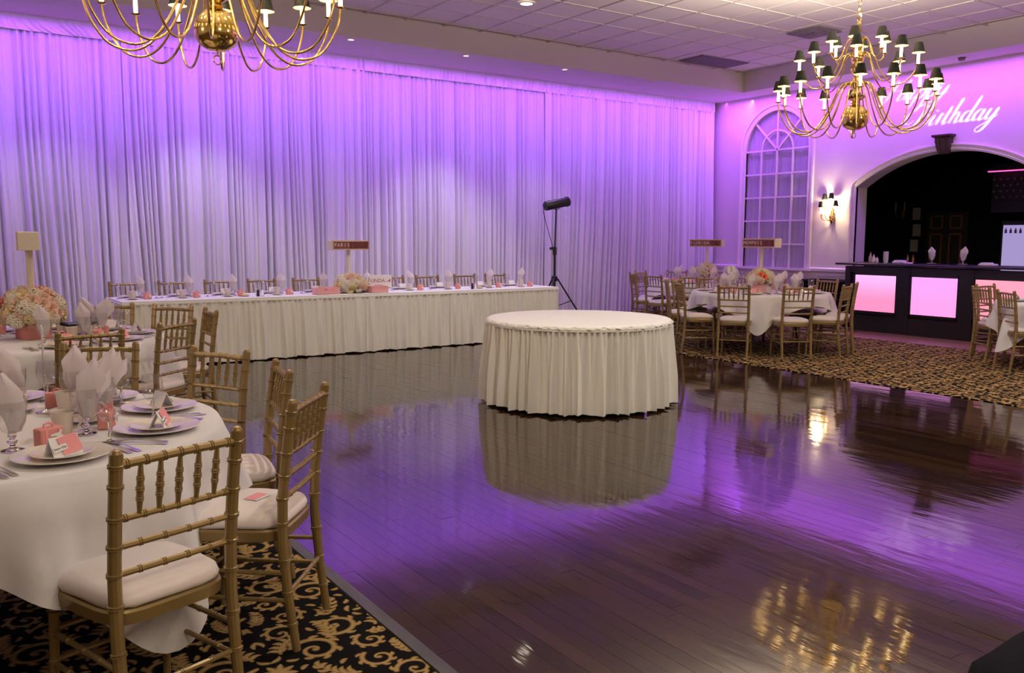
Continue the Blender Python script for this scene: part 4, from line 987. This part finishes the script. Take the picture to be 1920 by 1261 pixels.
# ------------------------------------------------------------------ spotlight on its stand
LX, LY = 8.88, 11.92
t = thing('light_stand', 'black tripod light stand right of the head table end', 'stand', (LX, LY, 0))
mb = MB(); mb.tube([(0, 0, .12), (0, 0, 1.34)], .020, 12); obj('lower_pole', mb, 'black_metal', t)
mb = MB(); mb.tube([(0, 0, 1.22), (.025, 0, 1.98)], .015, 12); obj('upper_pole', mb, 'black_metal', t)
mb = MB(); mb.lathe([(.02, -.07), (.035, -.06), (.035, .06), (.02, .07)], 14, (0, 0, 1.27)); obj('clamp_collar', mb, 'black_metal', t)
mb = MB(); mb.tube([(-.03, 0, 1.30), (-.075, -.02, 1.31)], .009, 8); mb.lathe([(0, -.025), (.028, -.02), (.028, .02), (0, .025)], 12, (-.09, -.02, 1.31)); obj('knob', mb, 'black_metal', t)
mb = MB(); mb.lathe([(.02, -.05), (.05, -.045), (.055, .03), (.03, .05)], 14, (0, 0, .80)); obj('leg_collar', mb, 'black_metal', t)
mb = MB(); mb.lathe([(.021, -.03), (.036, -.025), (.036, .025), (.021, .03)], 14, (0, 0, .32)); obj('brace_collar', mb, 'black_metal', t)
for a in (-25, 95, 215):
    c, s_ = math.cos(R(a)), math.sin(R(a)); mb = MB(); mb.tube([(c*.05, s_*.05, .80), (c*.56, s_*.56, .012)], .015, 8); l_ = obj('leg', mb, 'black_metal', t)
    mb = MB(); mb.tube([(c*.545, s_*.545, .035), (c*.572, s_*.572, 0)], .021, 8); obj('rubber_foot', mb, 'black_metal', l_)
    mb = MB(); mb.tube([(c*.03, s_*.03, .32), (c*.30, s_*.30, .42)], .009, 6); obj('brace', mb, 'black_metal', t)
t = thing('spotlight', 'black barrel spotlight tilted on top of the tripod stand', 'spotlight', (LX+.025, LY, 2.06), 0)
ax = Vector((math.cos(R(11)), 0, math.sin(R(11))))
q = Vector((0, 0, 1)).rotation_difference(ax).to_euler()
mb = MB(); mb.lathe([(0, -.235), (.07, -.235), (.078, -.22), (.078, .20), (.086, .205), (.086, .245), (.06, .245), (.055, .225), (0, .225)], 20); obj('barrel', mb, 'black_metal', t, rot=q)
mb = MB(); mb.bar((-.16, 0, -.07), (.12, 0, -.015), .07, .05); obj('ballast', mb, 'black_metal', t)
mb = MB(); mb.tube([(0, -.09, .0), (0, -.09, -.08), (0, 0, -.10), (0, .09, -.08), (0, .09, 0)], .007, 6); obj('yoke', mb, 'black_metal', t)
for p in (-.17, .17): mb = MB(); mb.lathe([(0, 0), (.012, 0), (.012, .02), (0, .024)], 8, (p, 0, .075+p*.2)); obj('screw', mb, 'silver', t)
mb = MB(); mb.tube(smooth_path([(LX-.21, LY, 2.02), (LX-.25, LY-.01, 1.93), (LX-.17, LY-.02, 1.65), (LX-.06, LY-.03, 1.30), (LX-.03, LY-.03, .95), (LX-.03, LY-.03, .5), (LX+.05, LY-.05, .006)]), .006, 6)
tag(obj('power_cable', mb, 'black_metal', smooth=70), 'thin cable hanging from the spotlight down its stand', 'cable')

# ------------------------------------------------------------------ bar
BX = 12.65; t = thing('bar_counter', 'long black bar with glowing pink panels in front of the arch', 'bar', (BX, 6.8, 0)); ol = (-BX, -6.8, 0)
y1, y0 = 8.86, 4.6
mb = MB(); mb.box((BX+.38, (y0+y1)/2, .53), (.64, y1-y0, 1.0)); mb.box((BX+.40, (y0+y1)/2, .04), (.60, y1-y0-.04, .08)); obj('body', mb, 'bar_black', t, ol)
mb = MB(); mb.rbox((BX+.34, (y0+9.05)/2, 1.085), (.86, 9.05-y0, .035), .006); obj('counter_top', mb, 'bar_black', t, ol)
for i, (pa, pb, m) in enumerate(((8.735, 7.985, 'panel_a'), (7.745, 6.995, 'panel_b'), (6.755, 6.005, 'panel_c'), (5.765, 5.015, 'panel_c'))):
    mb = MB(); mb.box((BX+.025, (pa+pb)/2, .62), (.02, pa-pb, .60)); obj('lit_panel', mb, m, t, ol)
    mb = MB(); q = .03
    for (cy, cz, sy, sz) in (((pa+pb)/2, .93, pa-pb+.04, .04), ((pa+pb)/2, .31, pa-pb+.04, .04), (pa+.01, .62, .04, .66), (pb-.01, .62, .04, .66)): mb.box((BX+.03, cy, cz), (.06, sy, sz))
    obj('panel_frame', mb, 'bar_black', t, ol)
for yb in (8.86-.0, 7.865, 6.875, 5.885, 4.87):
    mb = MB(); mb.box((BX+.025, yb-.005, .54), (.07, .20 if yb < 8.8 else .10, 1.02)); obj('pilaster', mb, 'bar_black', t, ol)
mb = MB(); mb.box((BX+.03, (y0+y1)/2, .13), (.06, y1-y0, .26)); obj('kick_board', mb, 'bar_black', t, ol)
mb = MB(); mb.box((BX+.03, (y0+y1)/2, 1.00), (.06, y1-y0, .10)); obj('top_rail', mb, 'bar_black', t, ol)
ZB = 1.1035
for (y, sd, lb) in ((7.59, 0, 'stemmed glass with folded napkin on the bar, left of the pair'), (7.10, 2, 'stemmed glass with folded napkin on the bar, right of the pair')):
    SAUCER.at((12.93, y, ZB), 0, lb.replace('stemmed glass with folded napkin', 'small saucer under the napkin glass'), 'saucers on the bar', 'saucer')
    GOB.at((12.93, y, ZB+.008), 0, lb, 'napkin glasses on the bar', 'glass')
    o = NAP[sd].at((12.93, y, ZB+.008), -YAW-.5, lb.replace('stemmed glass with folded napkin', 'folded white napkin standing in the glass'), 'napkins on the bar', 'napkin')
t = thing('cup_stack', 'stack of white paper cups on the left part of the bar', 'cups', (12.93, 8.37, ZB))
for k in range(6): mb = MB(); mb.lathe([(.0, .0), (.032, .0), (.042, .075), (.044, .078), (.040, .078), (.030, .004)], 16, (0, 0, .022*k)); obj('paper_cup', mb, 'white_paper', t)
for (y, c, h, lb) in ((8.66, 'bottle_pink', .16, 'small pinkish bottle at the left end of the bar, leftmost of three'), (8.60, 'white_paper', .13, 'small pale bottle at the left end of the bar, middle of three'), (8.54, 'linen', .09, 'small pale jar at the left end of the bar, rightmost of three')):
    t = thing('bar_bottle', lb, 'bottle', (12.95, y, ZB), 0, 'bottles at the left end of the bar')
    mb = MB(); mb.lathe([(0, 0), (.026, 0), (.028, .01), (.028, h*.6), (.012, h*.8), (.012, h), (0, h)], 12); obj('body', mb, c, t)
    mb = MB(); mb.lathe([(0, h), (.014, h), (.014, h+.02), (0, h+.02)], 10); obj('cap', mb, 'black_metal', t)
mb = MB(); mb.rbox((0, 0, .018), (.16, .20, .034), .012); mb.rbox((.01, .01, .043), (.13, .15, .02), .009); tag(obj('bar_towel', mb, 'linen', None, (12.93, 8.11, ZB)), 'folded white bar towel left of the two napkin glasses', 'towel')
mb = MB(); mb.rbox((0, 0, .016), (.16, .22, .030), .012); mb.rbox((0, .02, .038), (.12, .14, .02), .009); tag(obj('bar_towel', mb, 'linen', None, (12.93, 6.72, ZB)), 'folded pale bar towel right of the two napkin glasses', 'towel')
t = thing('bar_tray', 'low violet lit tray with two small dark bottles on the bar', 'tray', (12.95, 7.95, ZB))
mb = MB(); mb.rbox((0, 0, .01), (.16, .18, .02), .004); obj('tray', mb, 'fridge_glow' if False else 'silver', t)
for k in (-.04, .05): mb = MB(); mb.lathe([(0, .0202), (.018, .0202), (.018, .09), (.007, .11), (.007, .14), (0, .14)], 10, (0, k, 0)); obj('bottle', mb, 'gold_trim', t)
# dark draped side table left of the bar
t = thing('side_table', 'dark draped service table against the wall left of the bar', 'table', (13.62, 9.86, 0))
mb = MB(); mb.rbox((0, 0, .735), (.80, 1.15, .03), .006); obj('top', mb, 'black_cloth', t)
rows = []
for k in range(6):
    z = .722-.69*k/5; row = []
    for i in range(121):
        u = i/120*4; e = int(min(3, u)); f = u-e; a = .012*math.sin(i*1.3)*(k/5)
        c = [(-.41, .58), (-.41, -.58), (.40, -.58), (.40, .58)]; p, q = c[e], c[(e+1) % 4]
        row.append((p[0]+(q[0]-p[0])*f+a, p[1]+(q[1]-p[1])*f+a, z))
    rows.append(row)
m = MB(); m.grid(rows); obj('skirt', m, 'black_cloth', t, smooth=60, fix=False)

# ------------------------------------------------------------------ odds and ends on the tables
t = thing('name_sign', 'small white sign reading LINDA with a red drawing on the head table', 'sign', (5.02, 10.66, ZT+.003), R(-14))
mb = MB(); mb.rbox((0, 0, .135), (.335, .014, .165), .003); obj('board', mb, 'white_paper', t, rot=(0, 0, 0))
for s_ in (-.11, .11): mb = MB(); mb.box((s_, .0, .027), (.02, .05, .054)); obj('foot', mb, 'white_paper', t)
put('lettering', text_mesh('lettering', 'LINDA', .066, 'linda_ink', .0006), t, (-.022, -.0078, .142), (PI/2, 0, 0))
mb = MB()
for k in range(9): mb.box((-.055+.0115*k, -.0075, .082), (.008, .001, .011 if k % 3 else .014))
obj('small_print', mb, 'vent_grey', t)
mb = MB(); mb.prism([(.095, .138), (.118, .137), (.135, .158), (.146, .166), (.150, .150), (.146, .132), (.150, .118), (.138, .128), (.118, .131), (.095, .131)], 1, -.0084, -.0068); obj('drawing', mb, 'linda_red', t)
mb = MB(); mb.prism([(-.150, .18), (-.142, .185), (-.132, .165), (-.138, .14), (-.150, .125), (-.144, .105), (-.134, .11), (-.128, .10), (-.136, .09), (-.152, .10), (-.158, .125), (-.146, .145), (-.142, .165)], 1, -.0082, -.0068); obj('small_drawing', mb, 'vent_grey', t)
for (x, lb) in ((4.20, 'pink open tray with cut-out handle left of the head table flowers'), (4.91, 'pink open tray with cut-out handle below the sign reading LINDA')):
    t = thing('pink_tray', lb, 'tray', (x, 10.49, ZT+.003), R(3), 'pink trays on the head table'); w, d, h = .31 if x < 4.5 else .24, .16, .085
    mb = MB(); mb.box((0, 0, .004), (w, d, .008)); obj('bottom', mb, 'pink_tray', t)
    for s_ in (-1, 1):
        mb = MB(); y = s_*(d/2-.004)
        for (cx, cz, sx, sz) in ((0, .020, w, .040), (0, h-.008, w, .016), (-w/2+.05, h*.63, .10, .03), (w/2-.05, h*.63, .10, .03)): mb.box((cx, y, cz), (sx, .008, sz))
        obj('long_side', mb, 'pink_tray', t)
        mb = MB(); mb.box((s_*(w/2-.004), 0, h*.5), (.008, d-.016, h)); obj('short_side', mb, 'pink_tray', t)
sh = []
for x in (3.33, 6.38):
    for (dx, c, hh) in ((0, 'black_metal', .10), (.06, 'solid_glass', .085)):
        t = thing('shaker', '', 'shaker', (x+dx, 10.50+dx*.3, ZT+.003)); mb = MB(); mb.lathe([(0, 0), (.020, 0), (.018, .02), (.016, hh*.7), (.012, hh*.8), (0, hh*.8)], 12); obj('body', mb, c, t)
        mb = MB(); mb.lathe([(.013, hh*.8), (.014, hh*.86), (.008, hh), (0, hh)], 12); obj('cap', mb, 'silver', t); sh.append(t)
name_by_order(sh, 'small salt or pepper shaker, {} from the left on the head table')
for x, lb in ((3.20, 'dish of butter left of the pink tray on the head table'), (6.55, 'dish of butter at the right part of the head table')):
    t = thing('butter_dish', lb, 'dish', (x, 10.58, ZT+.003), 0, 'butter dishes'); mb = MB(); mb.lathe([(0, .003), (.035, .003), (.055, .016), (.056, .018), (.034, .008), (0, .007)], 20); obj('dish', mb, 'china', t)
    for k in range(5):
        a = k*1.3; mb = MB(); mb.rbox((.022*math.cos(a), .022*math.sin(a), .020), (.024, .018, .022), .004); obj('butter_pat', mb, 'butter', t)
t = thing('serving_stand', 'black two tier serving stand on the second left table before the chair', 'stand', (.90, 6.90, ZT+.001), R(18))
for z in (.012, .095): mb = MB(); mb.rbox((0, 0, z), (.25, .12, .022), .005); obj('tier', mb, 'black_metal', t)
for s_ in (-1, 1):
    for q in (-.045, .045): mb = MB(); mb.tube([(s_*.10, q, .02), (s_*.10, q, .09)], .006, 8); obj('post', mb, 'silver', t)
t = thing('seat_card', 'small pink and violet card lying on the seat of the second front chair', 'card', (.985, 3.19, .5045), R(35))
mb = MB(); mb.box((0, 0, .0012), (.085, .062, .0024)); obj('sleeve', mb, 'white_paper', t)
mb = MB(); mb.box((.0, .004, .003), (.080, .048, .0012)); obj('pink_print', mb, 'pink_paper', t)
# dark equipment bag at the lower right corner
t = thing('equipment_bag', 'black fabric bag on the floor at the lower right corner', 'bag', (3.00, 1.15, 0), R(0))
def blob(n, w, d, h):
    mb = MB(); mb.loft([[(w*math.copysign(abs(math.cos(a))**.5, math.cos(a))*k+.012*math.sin(5*a+z*30), d*math.copysign(abs(math.sin(a))**.5, math.sin(a))*k+.01*math.cos(7*a+z*20), z) for a in [2*PI*i/28 for i in range(28)]] for (k, z) in ((.93, 0), (1.0, .03), (1.0, h*.6), (.94, h*.85), (.8, h*.96), (.4, h))]); return obj(n, mb, 'black_cloth', t, smooth=70)
blob('bag_body', .42, .25, .17)
mb = MB(); mb.tube(smooth_path([(-.2, -.235, .06), (-.2, -.20, .15), (-.14, -.1, .20), (.14, -.1, .20), (.2, -.20, .15), (.2, -.235, .06)]), .012, 6); obj('strap', mb, 'black_cloth', t)
mb = MB(); mb.bar((-.30, 0, .160), (.30, 0, .160), .012, .006); obj('zip', mb, 'silver', t)

# ------------------------------------------------------------------ gobo projector throwing the birthday lettering on the right wall
def script_strokes():
    hb = [[(.95, 2.1), (.85, 1.2), (.55, .3), (.25, .0), (-.1, .2)], [(.1, 1.5), (.1, 2.0), (.8, 2.35), (1.5, 2.15), (1.5, 1.55), (.85, 1.18)], [(.85, 1.18), (1.5, 1.05), (1.65, .5), (1.2, .02), (.6, .02), (.35, .25)], [(.95, 2.15), (.2, 2.0), (-.55, 1.3), (-.6, .55), (-.1, .35), (.2, .7)],
        [(1.9, .35), (2.15, 1.0)], [(2.15, 1.0), (2.0, .3), (2.12, .0), (2.45, .25)], [(2.25, 1.45), (2.2, 1.3)], [(2.45, .25), (2.75, 1.05), (2.85, .9), (3.1, .95)], [(2.82, .95), (2.65, .0)],
        [(3.05, .2), (3.5, 1.6)], [(3.5, 1.65), (3.3, .25), (3.42, .0), (3.75, .25)], [(3.15, 1.08), (3.75, 1.12)], [(3.75, .25), (4.25, 1.9), (4.3, 2.25), (4.1, 2.2)], [(4.15, 2.25), (3.9, .0)], [(3.93, .35), (4.25, .98), (4.48, .85)], [(4.48, .9), (4.4, .2), (4.52, .0), (4.85, .25)],
        [(5.5, .9), (5.2, 1.0), (4.9, .6), (4.98, .06), (5.3, .12), (5.5, .5)], [(5.85, 2.3), (5.5, .3), (5.62, .0), (5.95, .25)], [(6.6, .9), (6.3, 1.0), (6.0, .6), (6.08, .06), (6.4, .12), (6.6, .5)], [(6.72, 1.0), (6.58, .25), (6.7, .0), (7.05, .25)],
        [(7.05, .25), (7.25, 1.0)], [(7.25, 1.0), (7.1, .3), (7.25, .02), (7.55, .25), (7.8, .8)], [(7.9, 1.0), (7.6, -.2), (7.2, -1.0), (6.8, -1.05), (6.7, -.75), (7.2, -.35), (8.1, .35)]]
    hp = [[(.5, 2.1), (.25, 1.0), (-.1, .0)], [(1.6, 2.2), (1.25, .9), (1.15, .1), (1.45, .1), (1.75, .4)], [(-.3, 1.7), (.1, 2.2), (.5, 2.1)], [(-.2, .95), (.6, 1.15), (1.5, 1.1)],
        [(2.35, .9), (2.05, 1.0), (1.75, .6), (1.83, .06), (2.15, .12), (2.35, .5)], [(2.47, 1.0), (2.33, .25), (2.45, .0), (2.8, .3)], [(2.8, .3), (3.05, 1.0)], [(3.05, 1.05), (2.7, -1.0)], [(2.93, .5), (3.25, 1.0), (3.55, .8), (3.45, .15), (3.1, .0), (2.9, .2)],
        [(3.6, .3), (4.0, 1.0)], [(4.0, 1.05), (3.65, -1.0)], [(3.88, .5), (4.2, 1.0), (4.5, .8), (4.4, .15), (4.05, .0), (3.85, .2)], [(4.55, .35), (4.85, 1.0)], [(4.85, 1.0), (4.7, .3), (4.85, .02), (5.15, .25), (5.4, .8)], [(5.5, 1.0), (5.2, -.2), (4.8, -1.0), (4.4, -1.05), (4.3, -.75), (4.8, -.35), (5.7, .35)]]
    return hb, hp
def letter_quads(strokes, y0, z0, ux, uz, slant=.42):
    out = []
    for st in strokes:
        P = [Vector(((p[0]+slant*p[1]), p[1], 0)) for p in st]; P = smooth_path(P, 7) if len(P) > 2 else [P[0].lerp(P[1], k/5) for k in range(6)]
        L_, R_ = [], []
        for i, p in enumerate(P):
            d = (P[min(i+1, len(P)-1)]-P[max(0, i-1)]).normalized(); w = .035+.10*max(0, -d.y)**1.3; e = min(1, .55+.45*min(i, len(P)-1-i)/2)
            n = Vector((-d.y, d.x, 0)); L_.append(p+n*w*e); R_.append(p-n*w*e)
        for i in range(len(P)-1): out.append([(y0-ux*q.x, z0+uz*q.y) for q in (L_[i], L_[i+1], R_[i+1], R_[i])])
    return out
hb, hp = script_strokes()
quads = letter_quads(hb, 8.83, 3.385, .182, .165) + letter_quads(hp, 9.30, 3.86, .195, .15)
LP = Vector((10.7, 3.7, 4.12)); aim = Vector((XW, 8.25, 3.72)); axis = (aim-LP).normalized(); GD = .20
pu = axis.cross(Vector((0, 0, 1))).normalized(); pv = pu.cross(axis)
def on_mask(y, z):
    d = Vector((XW, y, z))-LP; p = d*(GD/d.dot(axis)); return Vector((p.dot(pu), p.dot(pv)))
H_ = .062
vs = [Vector((-H_, -H_)), Vector((H_, -H_)), Vector((H_, H_)), Vector((-H_, H_))]; fs = [[0, 1, 2, 3]]
for q in quads:
    p = [on_mask(*c) for c in q]
    for tri in ((p[0], p[1], p[2]), (p[0], p[2], p[3])):
        ar = (tri[1]-tri[0]).cross(tri[2]-tri[0])
        if abs(ar) > 1e-8:
            k = len(vs); vs += list(tri if ar > 0 else tri[::-1]); fs.append([k, k+1, k+2])
ov, oe, of, _, _, ofo = delaunay_2d_cdt([v*100 for v in vs], [], fs, 0, 1e-5)
keep = [f for f, o in zip(of, ofo) if list(o) == [0]]
t = thing('gobo_projector', 'small black projector hung by the right soffit, throwing the birthday lettering', 'projector', LP)
def loc3(a, b, c): return tuple(pu*a+pv*b+axis*c)
m = MB(); m.add([loc3(p.x/100, p.y/100, GD) for p in ov], [tuple(f) for f in keep]); obj('gobo_plate', m, 'black_metal', t, smooth=0, fix=False)
m = MB(); m.loft([[loc3(i*h, j*h, c) for (i, j) in ((-1, -1), (1, -1), (1, 1), (-1, 1))] for (h, c) in ((.05, -.12), (.061, -.10), (.061, GD))], False); m.add([loc3(i*.05, j*.05, -.12) for (i, j) in ((-1, -1), (1, -1), (1, 1), (-1, 1))], [(0, 1, 2, 3)]); obj('housing', m, 'black_metal', t, fix=False)
mb = MB(); mb.tube([(0, 0, .06), (0, 0, ZC-LP.z)], .012, 8); obj('drop_rod', mb, 'black_metal', t)
spot('gobo_lamp', LP, aim, 3000, (1.0, .93, .96), 34, .05, .0004)
